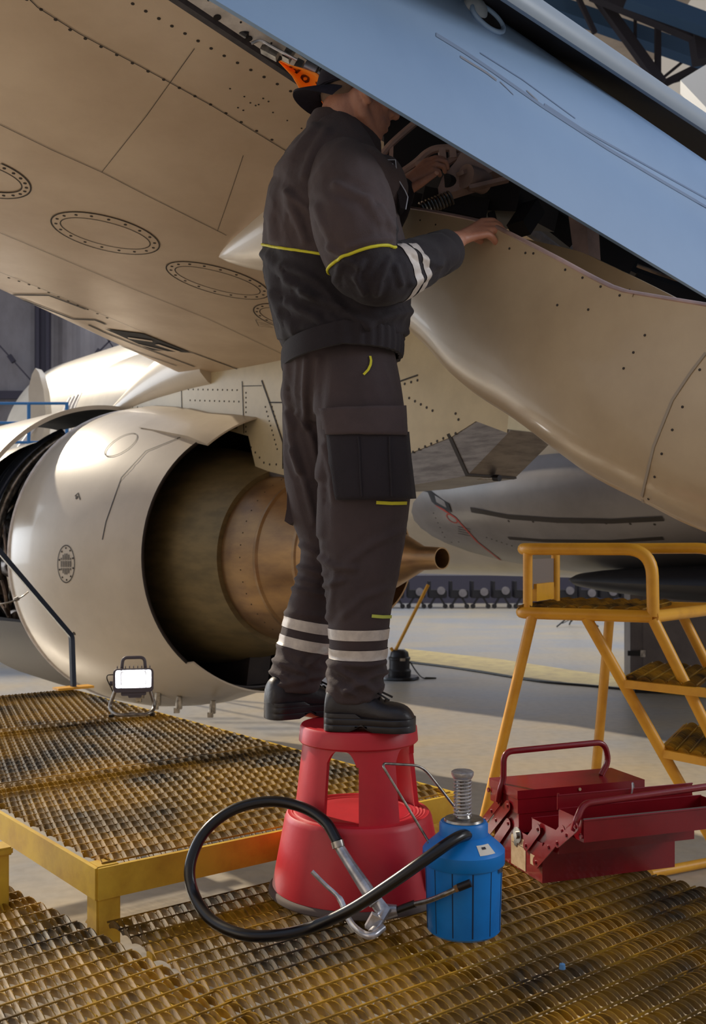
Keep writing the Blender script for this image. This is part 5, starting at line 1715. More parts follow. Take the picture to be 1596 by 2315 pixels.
# near (right) hand: palm down on the edge of the fairing, fingers draped over it
w_ = P(1034, 543, 2.665)
acr = V((0.12, 0.66, 0.74)).normalized()        # from little finger (near, low) to index finger (far, high)
fwd = V((0.88, 0.44, 0.10)).normalized()
kc = P(1090, 517, 2.715)
kn = [kc + acr * o_ + fwd * f for o_, f in ((-.034, -.012), (-.012, 0.0), (.011, .004), (.033, -.002))]   # little to index
fg = []
for i, (k_, L_) in enumerate(zip(kn, (.066, .082, .088, .078))):
    dn = V((.35, .55, -.75)).normalized()
    p1 = k_ + fwd * L_ * .45 + UP * .004
    p2 = p1 + (fwd * .75 + dn * .55) * L_ * .30
    p3 = p2 + (fwd * .35 + dn * .85) * L_ * .22
    fg.append([p1, p2, p3])
th = [w_ + fwd * .022 + acr * .020, w_ + fwd * .048 + acr * .046 + V((0, .01, -.01)), w_ + fwd * .080 + acr * .052 + V((0, .03, -.02)), w_ + fwd * .100 + acr * .046 + V((0, .04, -.03))]
hand(body, w_, kn, fg, th, .0108)
capsule(body, [J['rwr'], w_], [.027, .025])
# far (left) hand gripping the ribbed arm: back of the hand towards the viewer's upper side
w2 = P(912, 424, 2.95)
d2 = 2.985
kn2 = [P(962, 366, d2 + .015), P(969, 374, d2 - .002), P(972, 384, d2 - .016), P(968, 395, d2 - .028)]
fg2 = [[P(986, 357, d2 + .02), P(1003, 360, d2 + .025), P(1009, 374, d2 + .03)], [P(990, 362, d2), P(1008, 366, d2 + .005), P(1012, 380, d2 + .014)],
       [P(988, 372, d2 - .018), P(1003, 376, d2 - .012), P(1006, 388, d2)], [P(980, 384, d2 - .032), P(992, 388, d2 - .028), P(994, 396, d2 - .015)]]
th2 = [P(928, 428, d2 - .05), P(950, 415, d2 - .062), P(970, 402, d2 - .064), P(984, 393, d2 - .060)]
hand(body, w2, kn2[::-1], fg2[::-1], th2)
capsule(body, [J['lwr'], w2], [.029, .027])
person = blend(body, 'person', M_skin, 0.0040, 5)
LOC[person.name] = V((0, 0, 0))
tag(person, 'worker in grey overalls and backwards cap standing on the red stool, hands on the fairing', 'person')
# nails of the thumb
mb = MB()
ellipsoid(mb, P(987, 391, 2.912), .007, .003, .0055, Matrix.Rotation(.6, 3, 'Y')); mb.build('thumbnail', mat('nail', rgb(214, 160, 136), .35), person, 60)
mb = MB(); ellipsoid(mb, HP(.001, -.0885, -.024), .0085, .006, .013, RH); mb.build('ear_hollow_shade', mat('ear_shade', rgb(110, 62, 48), .7), person, 60)  # dark blob colours in the shade of the ear's hollow

# ---- clothing helpers ------------------------------------------
def wrinkle(v, seed, sc_=(9, 9, 5), amp=.006):
    q = V((v.x * sc_[0] + seed, v.y * sc_[1] - seed, v.z * sc_[2]))
    a = noise.noise(q) ; b_ = noise.noise(q * 2.3 + V((3, 1, 7)))
    return amp * (1.0 - 2.2 * abs(a)) * .6 + amp * .5 * (1 - 2 * abs(b_)) 

def ridges(lst):
    """Folds of the cloth: each a line of (pixel) points with a width in pixels and a height in metres."""
    segs = []
    for pl, w, h_ in lst:
        for a, b in zip(pl[:-1], pl[1:]): segs.append((a, b, w, h_))
    def f(px, py):
        best = {}
        for i, (a, b, w, h_) in enumerate(segs):
            dx, dy = b[0] - a[0], b[1] - a[1]
            L2 = dx * dx + dy * dy
            t = max(0, min(1, ((px - a[0]) * dx + (py - a[1]) * dy) / L2))
            q = ((px - a[0] - t * dx) ** 2 + (py - a[1] - t * dy) ** 2) / (w * w)
            if q < 6:
                v = h_ * (math.exp(-q) - .45 * math.exp(-q / 3.2))
                if (w, h_) not in best or abs(v) > abs(best[(w, h_)]): best[(w, h_)] = v
        return sum(best.values())
    return f
def facing(c, n_):
    return n_.dot(CAMP - c) > -0.05

def cloth_obj(mbx, name, mats, parent, voxel, seed, amp, sc_, extra=None, smooth_it=8):
    o = blend(mbx, name, mats, voxel, smooth_it, None, .5)
    me = o.data
    co = [v.co.copy() for v in me.vertices]
    nr = [v.normal.copy() for v in me.vertices]
    for v, c, n_ in zip(me.vertices, co, nr):
        h_ = wrinkle(c, seed, sc_, amp)
        if extra: h_ += extra(c, n_)
        v.co = c + n_ * h_
    me.update()
    attach(o, parent)
    return o

def cut_zone(o, plane_co, plane_no, mi):
    """Splits the cloth along a plane and gives the far side another cloth; returns the seam loop points."""
    bm = bmesh.new(); bm.from_mesh(o.data)
    r = bmesh.ops.bisect_plane(bm, geom=bm.verts[:] + bm.edges[:] + bm.faces[:], plane_co=plane_co, plane_no=plane_no)
    edges = [g for g in r['geom_cut'] if isinstance(g, bmesh.types.BMEdge)]
    n_ = V(plane_no)
    for f in bm.faces:
        if (f.calc_center_median() - V(plane_co)).dot(n_) > 0: f.material_index = mi
    segs = [(e.verts[0].co.copy(), e.verts[1].co.copy(), (e.verts[0].normal + e.verts[1].normal).normalized()) for e in edges]
    bm.to_mesh(o.data); bm.free()
    return segs

def chain(segs):
    """Orders loose segments into polylines."""
    key = lambda v: (round(v.x, 5), round(v.y, 5), round(v.z, 5))
    adj = {}; pos = {}
    for a, b, n_ in segs:
        ka, kb = key(a), key(b); pos[ka] = (a, n_); pos[kb] = (b, n_)
        adj.setdefault(ka, []).append(kb); adj.setdefault(kb, []).append(ka)
    seen, out = set(), []
    starts = [k for k in adj if len(adj[k]) == 1] + list(adj)
    for s_ in starts:
        if s_ in seen: continue
        line = [s_]; seen.add(s_); cur = s_
        while True:
            nx = [k for k in adj[cur] if k not in seen]
            if not nx: break
            cur = nx[0]; seen.add(cur); line.append(cur)
        if len(line) > 5:
            closed = line[0] in adj[line[-1]]
            out.append(([pos[k][0] for k in line], [pos[k][1] for k in line], closed))
    return out

def piping(segs, name, m, parent, r=.0035, keep=None):
    mb = MB()
    for pts, nr, closed in chain(segs):
        if len(pts) < 8: continue
        pts = [p + n_ * .001 for p, n_ in zip(pts, nr)]
        for _ in range(3):
            pts = [(pts[max(i - 1, 0)] + pts[i] * 2 + pts[min(i + 1, len(pts) - 1)]) / 4 for i in range(len(pts))] if not closed else [(pts[i - 1] + pts[i] * 2 + pts[(i + 1) % len(pts)]) / 4 for i in range(len(pts))]
        mb.tube(pts, r, 6, closed=closed)
    return mb.build(name, m, parent, 60) if mb.v else None

def band(o, lo_co, no, width, name, m, parent, keep=None, lift=.0018):
    """A tape sewn on the cloth between two parallel planes."""
    bm = bmesh.new(); bm.from_mesh(o.data)
    n_ = V(no).normalized(); a = V(lo_co); b = a + n_ * width
    for c in (a, b):
        bmesh.ops.bisect_plane(bm, geom=bm.verts[:] + bm.edges[:] + bm.faces[:], plane_co=c, plane_no=n_)
    dead = [f for f in bm.faces if not (0 < (f.calc_center_median() - a).dot(n_) < width) or (keep and not keep(f.calc_center_median()))]
    bmesh.ops.delete(bm, geom=dead, context='FACES')
    bm.normal_update()
    for v in bm.verts: v.co += v.normal * lift
    me = bpy.data.meshes.new(name); bm.to_mesh(me); bm.free()
    me.materials.clear(); me.materials.append(m)
    me.polygons.foreach_set('material_index', [0] * len(me.polygons))
    q = bpy.data.objects.new(name, me); COL.objects.link(q); attach(q, parent)
    return q

def oval_ring(cx_l, cx_r, py, d, depth, n=40, pw=2.4, skew=0.0):
    a, b = P(cx_l, py, d), P(cx_r, py, d)
    c = (a + b) / 2; w = (b - a).length / 2
    out = []
    for j in range(n):
        t = 2 * pi * j / n
        ct, s_ = cos(t), sin(t)
        x = (abs(ct) ** (2 / pw)) * (1 if ct > 0 else -1) * w
        y = (abs(s_) ** (2 / pw)) * (1 if s_ > 0 else -1) * depth
        out.append(c + V((x + skew * y, y, 0)))
    return out

# ---- jacket ------------------------------------------------------
jt = [(285, 722, 800, .085), (310, 690, 818, .11), (345, 655, 836, .150), (400, 626, 862, .185), (480, 604, 888, .20), (550, 594, 904, .20), (620, 600, 914, .195), (690, 614, 922, .19), (735, 628, 924, .185), (757, 634, 918, .184), (772, 640, 908, .182), (782, 646, 900, .170), (800, 656, 884, .150)]
mb = MB()
rings = []
for i in range(41):
    py_ = 285 + (806 - 285) * i / 40
    l_, r_, b_ = interp(jt, py_)
    rings.append(oval_ring(l_, r_, py_, 2.665, b_, skew=-.12))
mb.loft(rings)
ellipsoid(mb, P(800, 408, 2.545), .095, .10, .085)          # near shoulder
ellipsoid(mb, P(742, 400, 2.80), .09, .10, .085)            # far shoulder
ellipsoid(mb, P(870, 430, 2.60), .055, .09, .08)            # chest pocket bulge
jr = ridges([([(712, 290), (675, 340), (628, 390)], 12, .014), ([(735, 300), (705, 350), (690, 400)], 12, .012), ([(650, 436), (672, 500), (690, 545)], 13, .016), ([(622, 410), (612, 480), (615, 540)], 12, .012),
             ([(655, 438), (690, 470), (706, 485)], 9, .012), ([(597, 575), (652, 634), (705, 668)], 13, .018), ([(604, 610), (636, 700), (668, 748)], 13, .016), ([(650, 684), (712, 716), (740, 745)], 12, .014),
             ([(690, 662), (748, 688), (832, 738)], 13, .020), ([(640, 600), (700, 625), (770, 690)], 12, .014), ([(745, 715), (775, 735), (780, 765)], 10, .012), ([(830, 735), (885, 712), (925, 705)], 12, .016),
             ([(618, 660), (640, 720), (648, 765)], 9, .010), ([(690, 740), (735, 752), (765, 760)], 9, .010), ([(850, 765), (890, 748), (922, 752)], 10, .012)])
def jacket_extra(c, n_):
    py_ = HY - (c.z - H) * F / c.y
    px_ = CX + c.x * F / c.y
    h_ = jr(px_, py_) if facing(c, n_) else 0.0
    if py_ < 765: h_ += .004 * sin((px_ * .55 + py_ * .35) * .055 + 1.3 * noise.noise(c * 4)) * max(0, min(1, (py_ - 420) / 100))
    return h_
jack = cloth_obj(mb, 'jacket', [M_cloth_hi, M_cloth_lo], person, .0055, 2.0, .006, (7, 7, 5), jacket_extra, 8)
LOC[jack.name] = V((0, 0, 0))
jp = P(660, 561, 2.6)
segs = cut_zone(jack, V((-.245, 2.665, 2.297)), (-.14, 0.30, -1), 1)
piping(segs, 'yellow_piping', M_yeltrim, jack)
# seams down the back and the waistband line
def on_obj(o):
    return BVHTree.FromPolygons([v.co.copy() for v in o.data.vertices], [tuple(p.vertices) for p in o.data.polygons])
JB = on_obj(jack)
mb = MB()
seam_on(mb, JB, [(640, 776), (690, 770), (768, 762), (800, 760)], .003, 0, 8, .0008)
seam_on(mb, JB, [(768, 764), (770, 798)], .003, 0, 6, .0008)
seam_on(mb, JB, [(712, 395), (706, 440), (705, 500), (712, 545)], .003, 0, 8, .0008)
mb.build('seam_stitching', M_cloth_lo, jack, 0, recalc=False)

# waistband: a separate gathered band hanging over the trousers
mb = MB()
rings = []
for py_, dl in ((760, 4), (768, 10), (785, 12), (800, 10), (808, 4)):
    n_ = 160
    sl = []
    for j in range(n_):
        t = 2 * pi * j / n_
        sl.append(t)
    l_, r_ = 640 - dl * .4, 903 + dl * .4
    base = oval_ring(l_, r_, py_, 2.660, .190, n_, skew=-.12)
    ring = []
    c0_ = sum(base, V()) / n_
    for j, p in enumerate(base):
        px_ = CX + p.x * F / p.y
        dz = -(775 - px_) * .00020 if px_ < 775 else -(px_ - 775) * .00006
        g = .0025 * sin(j * 2 * pi / 4.2) if px_ > 765 else 0.0
        dr = (p - c0_); dr.z = 0
        ring.append(p + dr.normalized() * g + UP * dz)
    rings.append(ring)
rin = [[p + ((sum(r, V()) / len(r)) - p) * .06 for p in r] for r in rings]
mb.loft(rings + rin[::-1] + [rings[0]], 0, True, False)
mb.build('waistband', M_cloth_lo, jack, 50)

# collar: standing collar round the neck, open in front
mb = MB()
rings = []
for i in range(33):
    t = radians(-150 + 300 * i / 32)
    # t = 0 at the nape
    cxy = lambda r_, z, f: P(768, 300, 2.65) + (-fdir * cos(t) * r_ * 1.08 + ldir * sin(t) * r_ * .95) + V((0, 0, 0)) + fdir * f + UP * z
    dropf = -.050 * (1 - cos(t)) / 2 - .018 * max(0, (abs(t) - 1.9))
    flare = .02 * max(0, abs(t) - 1.7)
    rings.append([cxy(.086 + flare, .000 + dropf - .012, .0), cxy(.083 + flare, .022 + dropf, .003), cxy(.074 + flare, .048 + dropf, .008), cxy(.069 + flare, .046 + dropf, .008), cxy(.076 + flare, .0 + dropf, .0), cxy(.078 + flare, -.02 + dropf, .0)])
mb.loft(rings)
mb.build('collar', M_cloth_hi, jack, 50)
mb = MB()                                     # open lapel tip and pocket flap at the chest, with pale stitching
lp_pts = [(846, 348), (872, 362), (893, 362), (897, 402), (915, 432), (921, 446), (916, 474), (905, 470), (900, 440), (880, 408), (858, 380)]
A = [P(x, y, 2.525) for x, y in lp_pts]; B = [p + V((-.01, .05, 0)) for p in A]
n_ = len(A)
mb.add(A + B, [tuple(range(n_)), tuple(range(2 * n_ - 1, n_ - 1, -1))] + [(i, (i + 1) % n_, n_ + (i + 1) % n_, n_ + i) for i in range(n_)])
lap = mb.build('lapel', M_cloth_lo, jack, 0)
mb = MB(); mb.tube([p + V((.001, -.002, .0)) for p in A[:7]], .0014, 6); mb.tube([P(852, 366, 2.522), P(876, 370, 2.522), P(888, 370, 2.522), P(891, 404, 2.522)], .0009, 5)
mb.build('stitching', mat('pale_thread', rgb(170, 176, 190), .5), lap, 0)

# ---- sleeves -----------------------------------------------------
def tube_radii(path, n=6):
    pts = crom([P(a, b, c) for a, b, c, r_ in path], n)
    rs = [q.x for q in crom([V((r_, 0, 0)) for a, b, c, r_ in path], n)]
    return pts, rs
near_path = [(772, 392, 2.54, .086), (788, 440, 2.475, .096), (800, 500, 2.44, .100), (813, 560, 2.43, .092), (832, 608, 2.43, .078), (868, 622, 2.45, .070), (912, 608, 2.50, .066), (955, 590, 2.56, .060), (985, 578, 2.60, .054), (998, 572, 2.62, .052)]
pts, rs = tube_radii(near_path)
mb = MB(); capsule(mb, pts, rs, 20)
ellipsoid(mb, P(836, 630, 2.43), .062, .062, .058)
sr = ridges([([(819, 592), (806, 626), (824, 660)], 9, .016), ([(772, 600), (758, 637), (790, 682)], 10, .014), ([(880, 585), (862, 620), (850, 660)], 10, .014), ([(905, 560), (945, 580), (990, 600)], 10, .012),
             ([(930, 640), (965, 622), (1000, 590)], 9, .010), ([(860, 470), (892, 520)], 9, .012), ([(715, 470), (740, 520), (752, 560)], 12, .012), ([(760, 420), (830, 450), (860, 500)], 12, .012),
             ([(790, 560), (840, 545), (885, 540)], 9, .010), ([(745, 560), (790, 590), (810, 600)], 9, .012), ([(895, 600), (905, 640)], 8, .010)])
def sleeve_extra(c, n_):
    py_ = HY - (c.z - H) * F / c.y; px_ = CX + c.x * F / c.y
    return sr(px_, py_) if facing(c, n_) else 0.0
slv = cloth_obj(mb, 'sleeve', [M_cloth_hi, M_cloth_lo], jack, .005, 5.5, .005, (8, 8, 6), sleeve_extra, 7)
LOC[slv.name] = V((0, 0, 0))
segs = cut_zone(slv, P(820, 566, 2.35), (0.30, 0.0, -1), 1)
fore = lambda c: CX + c.x * F / c.y > 896
segs = [g for g in segs if not fore(g[0]) and not fore(g[1])]
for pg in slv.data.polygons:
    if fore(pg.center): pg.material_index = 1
piping(segs, 'yellow_piping', M_yeltrim, slv, .0038)
ax_ = (P(1005, 570, 2.62) - P(880, 628, 2.45)).normalized()
for off_, w in ((.022, .028), (.064, .026)):
    band(slv, P(880, 628, 2.45) + ax_ * off_, ax_ + V((.10, 0, .05)), w, 'reflective_stripe', M_refl, slv, lambda c: HY - (c.z - H) * F / c.y > 552)
mb = MB()                                      # turned cuff
c1, c2 = P(978, 580, 2.595), P(1018, 563, 2.64)
cd = (c2 - c1).normalized()
mb.tube([c1, c1 + cd * .012, c2 - cd * .008, c2, c2 - cd * .004], [.0535, .058, .0535, .049, .044], 28, flat=(1.0, .95), caps=False)
mb.build('cuff', M_cloth_lo, slv, 50)
far_path = [(735, 392, 2.80, .085), (760, 450, 2.88, .09), (790, 520, 2.94, .08), (830, 540, 2.96, .07), (865, 490, 2.95, .062), (893, 452, 2.95, .05), (903, 436, 2.95, .045)]
pts, rs = tube_radii(far_path)
mb = MB(); capsule(mb, pts, rs, 18)
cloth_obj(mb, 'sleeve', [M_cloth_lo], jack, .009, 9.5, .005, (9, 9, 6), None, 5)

# ---- trousers ----------------------------------------------------
def leg_rings(tab, d_tab, y0, y1, n):
    out = []
    for i in range(n + 1):
        py_ = y0 + (y1 - y0) * i / n
        l_, r_ = interp(tab, py_)
        d, b_ = interp(d_tab, py_)
        out.append(oval_ring(l_, r_, py_, d, b_, 28, 2.2))
    return out
nearL = [(790, 705, 888), (840, 710, 898), (880, 715, 905), (950, 718, 914), (1000, 722, 922), (1060, 724, 928), (1120, 726, 926), (1170, 724, 920), (1220, 722, 914), (1270, 728, 904), (1320, 736, 894), (1370, 742, 884), (1420, 746, 876), (1470, 748, 872), (1510, 742, 870), (1550, 738, 866), (1582, 742, 858)]
nearD = [(790, 2.61, .10), (880, 2.58, .105), (1000, 2.56, .108), (1120, 2.55, .110), (1250, 2.55, .098), (1400, 2.55, .085), (1500, 2.56, .08), (1582, 2.56, .075)]
farL = [(790, 650, 830), (840, 642, 826), (880, 640, 820), (950, 640, 812), (1000, 640, 800), (1060, 644, 790), (1120, 652, 784), (1180, 664, 778), (1225, 680, 770), (1260, 682, 764), (1320, 668, 758), (1370, 652, 752), (1420, 640, 750), (1470, 627, 748), (1500, 619, 742), (1530, 612, 735), (1560, 612, 715)]
farD = [(790, 2.72, .09), (880, 2.735, .10), (1000, 2.75, .10), (1120, 2.76, .095), (1250, 2.76, .078), (1400, 2.75, .075), (1500, 2.74, .075), (1560, 2.735, .072)]
hip = [(770, 656, 878, .140), (800, 650, 882, .145), (850, 642, 888, .145), (890, 644, 886, .140), (925, 660, 890, .11), (955, 690, 860, .07)]
mb = MB()
mb.loft([oval_ring(*interp(hip, py_)[:2], py_, 2.665, interp(hip, py_)[2], 40, 2.5, -.38 * max(0.0, min(1.0, (py_ - 800) / 90))) for py_ in [770 + 185 * i / 16 for i in range(17)]])
mb.loft(leg_rings(nearL, nearD, 790, 1582, 60))
mb.loft(leg_rings(farL, farD, 790, 1560, 60))
tr_r = ridges([([(650, 822), (648, 890), (662, 965)], 8, .014), ([(694, 814), (690, 889), (692, 965)], 8, .014), ([(722, 812), (717, 880), (716, 930)], 8, .012), ([(648, 935), (661, 996), (678, 1065)], 9, .014),
               ([(672, 935), (704, 984), (727, 1080)], 9, .014), ([(664, 1020), (690, 1090), (712, 1180)], 9, .012), ([(733, 1010), (729, 1120), (724, 1210)], 9, .012), ([(738, 985), (745, 1060), (756, 1130)], 8, .008),
               ([(684, 1232), (725, 1258)], 8, .014), ([(664, 1278), (728, 1298)], 8, .015), ([(660, 1330), (735, 1345)], 8, .012), ([(655, 1305), (715, 1322)], 7, .010), ([(646, 1385), (740, 1395)], 8, .009),
               ([(728, 1265), (760, 1282), (800, 1285)], 9, .013), ([(735, 1325), (775, 1312)], 8, .012), ([(745, 1400), (752, 1350), (760, 1300)], 8, .008),
               ([(616, 1490), (690, 1524)], 8, .016), ([(612, 1520), (660, 1535), (725, 1530)], 8, .016), ([(625, 1550), (690, 1540)], 7, .012), ([(700, 1500), (735, 1475)], 8, .012), ([(632, 1460), (680, 1490)], 8, .010),
               ([(743, 1496), (790, 1530), (836, 1556)], 9, .017), ([(782, 1564), (846, 1526), (866, 1520)], 9, .016), ([(750, 1540), (800, 1570)], 8, .014), ([(760, 1500), (830, 1505), (868, 1496)], 8, .010), ([(830, 1580), (860, 1545)], 7, .012),
               ([(880, 1330), (820, 1350), (780, 1390)], 10, .008), ([(905, 1200), (840, 1230), (790, 1270)], 11, .008)])
def tr_extra(c, n_):
    py_ = HY - (c.z - H) * F / c.y; px_ = CX + c.x * F / c.y
    h_ = tr_r(px_, py_) if facing(c, n_) else 0.0
    w = max(0, 1 - abs(py_ - 1530) / 70)
    h_ += .004 * w * sin(py_ * .13 + 3 * noise.noise(c * 9))
    return h_
tro = cloth_obj(mb, 'trousers', [M_cloth_tr], person, .0055, 12.0, .005, (7, 7, 3.0), tr_extra, 8)
LOC[tro.name] = V((0, 0, 0))
nearf = lambda c: c.y < 2.645 and c.x > P(741, 1450, 2.55).x - .006
farf = lambda c: not (c.y < 2.645 and c.x > P(741, 1450, 2.55).x - .006)
for py_ in (1447, 1493):
    band(tro, P(800, py_, 2.50), (0.0, 0, 1), .026, 'reflective_stripe', M_refl, tro, nearf)
for py_ in (1427, 1470):
    band(tro, P(690, py_ , 2.70), (0.20, 0, 1), .028, 'reflective_stripe', M_refl, tro, farf)
# cargo pockets
TB_ = on_obj(tro)
def patch(poly_rows, off, name, m, parent, thick=.006):
    """A sewn-on panel following the leg: rows of pixel points."""
    rows = []
    for row in poly_rows:
        hs = [hit(TB_, *p) for p in row]
        last = None; r_ = []
        for h_ in hs:
            if h_ is None or h_[0].y > 2.66: h_ = last
            r_.append(h_); last = h_
        nxt = None
        for i in range(len(r_) - 1, -1, -1):
            if r_[i] is None: r_[i] = nxt
            nxt = r_[i]
        rows.append([(h_[0] + h_[1] * off) for h_ in r_])
    for _ in range(3):
        rows = [[(rows[max(i - 1, 0)][j] + rows[min(i + 1, len(rows) - 1)][j] + rows[i][max(j - 1, 0)] + rows[i][min(j + 1, len(rows[0]) - 1)] + rows[i][j] * 2) / 6 if 0 < i < len(rows) - 1 and 0 < j < len(rows[0]) - 1 else rows[i][j] for j in range(len(rows[0]))] for i in range(len(rows))]
    q = MB(); q.loft(rows, 0, False, False)
    o = q.build(name, m, parent, 60, recalc=False)
    s_ = o.modifiers.new('t', 'SOLIDIFY'); s_.thickness = thick; s_.offset = 0
    evaluated(o)
    return o
def quad_rows(tl, tr_, bl, br, nx=18, ny=14):
    out = []
    for i in range(ny + 1):
        v = i / ny
        a = (tl[0] + (bl[0] - tl[0]) * v, tl[1] + (bl[1] - tl[1]) * v); b_ = (tr_[0] + (br[0] - tr_[0]) * v, tr_[1] + (br[1] - tr_[1]) * v)
        out.append([(a[0] + (b_[0] - a[0]) * j / nx, a[1] + (b_[1] - a[1]) * j / nx) for j in range(nx + 1)])
    return out
pk = patch(quad_rows((746, 985), (912, 980), (764, 1131), (926, 1127)), .010, 'cargo_pocket', M_cloth_lo, tro, .014)
patch(quad_rows((735, 927), (901, 921), (746, 985), (906, 988), 18, 8), .019, 'pocket_flap', M_cloth_hi, pk, .006)
mb = MB(); 
for x0, x1 in ((812, 818), (872, 878)):
    rows = [(x0 + (x1 - x0) * i / 10, 992 + 130 * i / 10) for i in range(11)]
    hs = [hit(TB_, *p) for p in rows]
    mb.tube([h_[0] + h_[1] * .0185 for h_ in hs if h_], .0022, 6)
mb.build('pocket_pleat', M_cloth_lo, pk, 40)
mb = MB()                                       # far pocket silhouette behind the far thigh
A = [(646, 1040), (650, 1100), (648, 1150), (643, 1178), (655, 1186), (668, 1178), (664, 1100), (660, 1040)]
q1 = [P(x, y, 2.72) for x, y in A]; q2 = [p + V((.0, .13, 0)) for p in q1]; n_ = len(q1)
mb.add(q1 + q2, [tuple(range(n_)), tuple(range(2 * n_ - 1, n_ - 1, -1))] + [(i, (i + 1) % n_, n_ + (i + 1) % n_, n_ + i) for i in range(n_)])
mb.build('cargo_pocket', M_cloth_tr, tro, 30)
mb = MB()
seam_on(mb, TB_, [(850, 1136), (884, 1138), (917, 1137)], .008, 0, 6, .004); mb.build('yellow_tab', M_yeltrim, tro, 0, recalc=False)
mb = MB()
seam_on(mb, TB_, [(839, 1392), (862, 1394), (882, 1394)], .008, 0, 6, .004); mb.build('yellow_tab', mat('lime_tab', rgb(196, 206, 90), .6), tro, 0, recalc=False)
mb = MB()
seam_on(mb, TB_, crom([(836, 806, 0), (838, 820, 0), (833, 834, 0), (822, 848, 0)], 5) and [(836, 806), (838, 816), (837, 826), (832, 837), (822, 848)], .006, 0, 5, .003); mb.build('yellow_piping', M_yeltrim, tro, 0, recalc=False)

# ---- cap worn backwards -------------------------------------------
mb = MB()
rings = []
for i in range(13):
    ph = (pi / 2) * i / 12
    ring = []
    for j in range(40):
        t = 2 * pi * j / 40
        r1, r2 = .105, .087
        up_ = sin(ph); sd2 = cos(ph)
        ring.append(HP(-.008 + r1 * cos(t) * (sd2 if i < 12 else .01), r2 * sin(t) * (sd2 if i < 12 else .01), .022 - .056 * (1 - cos(t)) / 2 * (1 - up_) + .112 * up_))
    rings.append(ring)
low_ = [HC + (p - HC) * .96 for p in rings[0]]
mb.loft([low_] + rings, 0, True, True)
cap_ = mb.build('cap', M_cap, person, 60)
mb = MB()
rings = []
for i in range(15):
    u_ = -1 + 2 * i / 14
    hw2 = .072
    ln = .064 * sqrt(max(0, 1 - u_ * u_ * .92)) + .004
    y = u_ * hw2
    x0 = -.098 * sqrt(max(.05, 1 - (u_ * .80) ** 2)) - .004
    dz = -.014 * u_ * u_
    sec = []
    for k_, t in enumerate((0, .35, .7, 1.0)): sec.append(HP(x0 - ln * t, y, -.026 - .020 * t - .006 * t * t + dz + .002))
    for k_, t in enumerate((1.0, .7, .35, 0)): sec.append(HP(x0 - ln * t, y, -.026 - .020 * t - .006 * t * t + dz - .003))
    rings.append(sec)
mb.loft(rings)
mb.build('brim', M_cap, cap_, 50)
mb = MB(); mb.tube([HP(-.008 + .1065 * cos(t), .0885 * sin(t), .026 - .056 * (1 - cos(t)) / 2) for t in [2 * pi * j / 40 for j in range(40)]], .002, 6, closed=True); mb.build('cap_band', M_cap, cap_, 50)
mb = MB()                                       # short hair below the cap at the nape
ellipsoid(mb, HP(-.052, 0, -.022), .046, .068, .04, RH)
mb.build('hair', M_hair, person, 60)

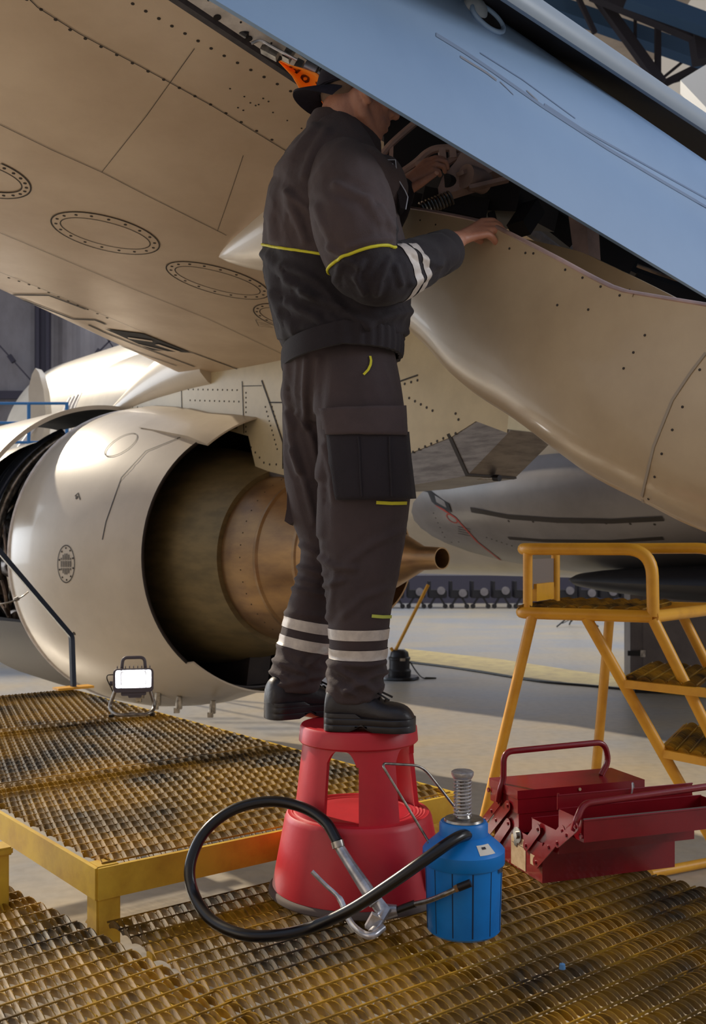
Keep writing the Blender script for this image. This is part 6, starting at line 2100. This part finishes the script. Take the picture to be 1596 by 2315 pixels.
# ---- safety shoes --------------------------------------------------
def shoe(heel, toe, z, name, w=.050, nlab=None):
    h0, t0_ = V((heel.x, heel.y, z)), V((toe.x, toe.y, z))
    f = (t0_ - h0); L_ = f.length; f.normalize(); s_ = V((-f.y, f.x, 0))
    root = None
    #        t      halfwidth  top   (upper)
    up_t = [(0.0, .30, .060), (.012, .52, .082), (.03, .68, .098), (.10, .80, .112), (.20, .80, .116), (.32, .80, .112), (.42, .82, .104), (.55, .90, .084), (.68, 1.0, .072), (.80, 1.0, .068), (.90, .86, .060), (.97, .56, .044), (1.0, .25, .030)]
    m_ = MB()
    rings = []
    for i in range(31):
        t = .5 - .5 * cos(pi * i / 30)
        hw2, tp_ = interp(up_t, t)
        ring = []
        for j in range(20):
            a = 2 * pi * j / 20
            ca, sa = cos(a), sin(a)
            x = (abs(ca) ** .75) * (1 if ca > 0 else -1) * w * hw2 * (1 if sa < 0 else (1 - .35 * sa * (tp_ - .05) / .07))
            zz = .016 + (tp_ - .016) * (.5 + .5 * (abs(sa) ** .8) * (1 if sa > 0 else -1))
            ring.append(h0 + f * (t * L_) + s_ * x + UP * zz)
        rings.append(ring)
    m_.loft(rings)
    upper = m_.build(name, M_shoe, person, 60)
    m_ = MB()
    rings = []
    so_t = [(0.0, .0), (.006, .30), (.02, .52), (.045, .72), (.10, .90), (.25, .92), (.45, .86), (.6, .98), (.75, 1.08), (.86, 1.0), (.94, .78), (.98, .48), (.995, .24), (1.0, 0.0)]
    for zz, k_ in ((0.0, .97), (.004, 1.0), (.014, 1.0), (.016, .97), (.019, 1.0), (.030, 1.0), (.032, .97), (.035, .99), (.044, .96)):
        ring = []
        for side in (1, -1):
            rng = range(25) if side == 1 else range(24, -1, -1)
            for i in rng:
                t = .5 - .5 * cos(pi * i / 24)
                hw2 = max(0.002, interp(so_t, t)[0])
                lift_ = .016 * max(0, 1 - abs(t - .43) / .10) if zz < .01 else 0.0
                zz2 = zz
                if t > .38: zz2 = min(zz, .034 - .0 * t) 
                ring.append(h0 + f * ((t * 1.02 - .01) * L_) + s_ * (side * w * hw2 * k_) + UP * (zz2 + lift_))
        rings.append(ring)
    m_.loft(rings)
    m_.build('sole', M_sole, upper, 30)
    m_ = MB()
    for i in range(4):
        t = .50 + i * .06
        tp_ = interp(up_t, t)[1]
        p = h0 + f * (t * L_)
        m_.tube(crom([p + s_ * -.030 + UP * (tp_ - .012), p + UP * (tp_ + .004), p + s_ * .030 + UP * (tp_ - .012)], 4), .0028, 6)
    p = h0 + f * (.47 * L_) + UP * .108
    for sg in (-1, 1):
        m_.tube(crom([p, p + s_ * sg * .014 + UP * .008 + f * .01, p + s_ * sg * .024 - UP * .004 + f * .016, p + s_ * sg * .010 - UP * .006 + f * .012], 5), .0026, 6)
        m_.tube(crom([p, p + s_ * sg * .016 - UP * .012 + f * .025, p + s_ * sg * .028 - UP * .03 + f * .06], 5), .0026, 6)
    m_.build('laces', M_hose, upper, 50)
    return upper
SZ = GZ + 0.4305
shoe(P(735, 1640, 2.545), P(938, 1640, 2.505) , SZ, 'safety_shoe')
shoe(P(603, 1640, 2.685), P(790, 1640, 2.80), SZ, 'safety_shoe')
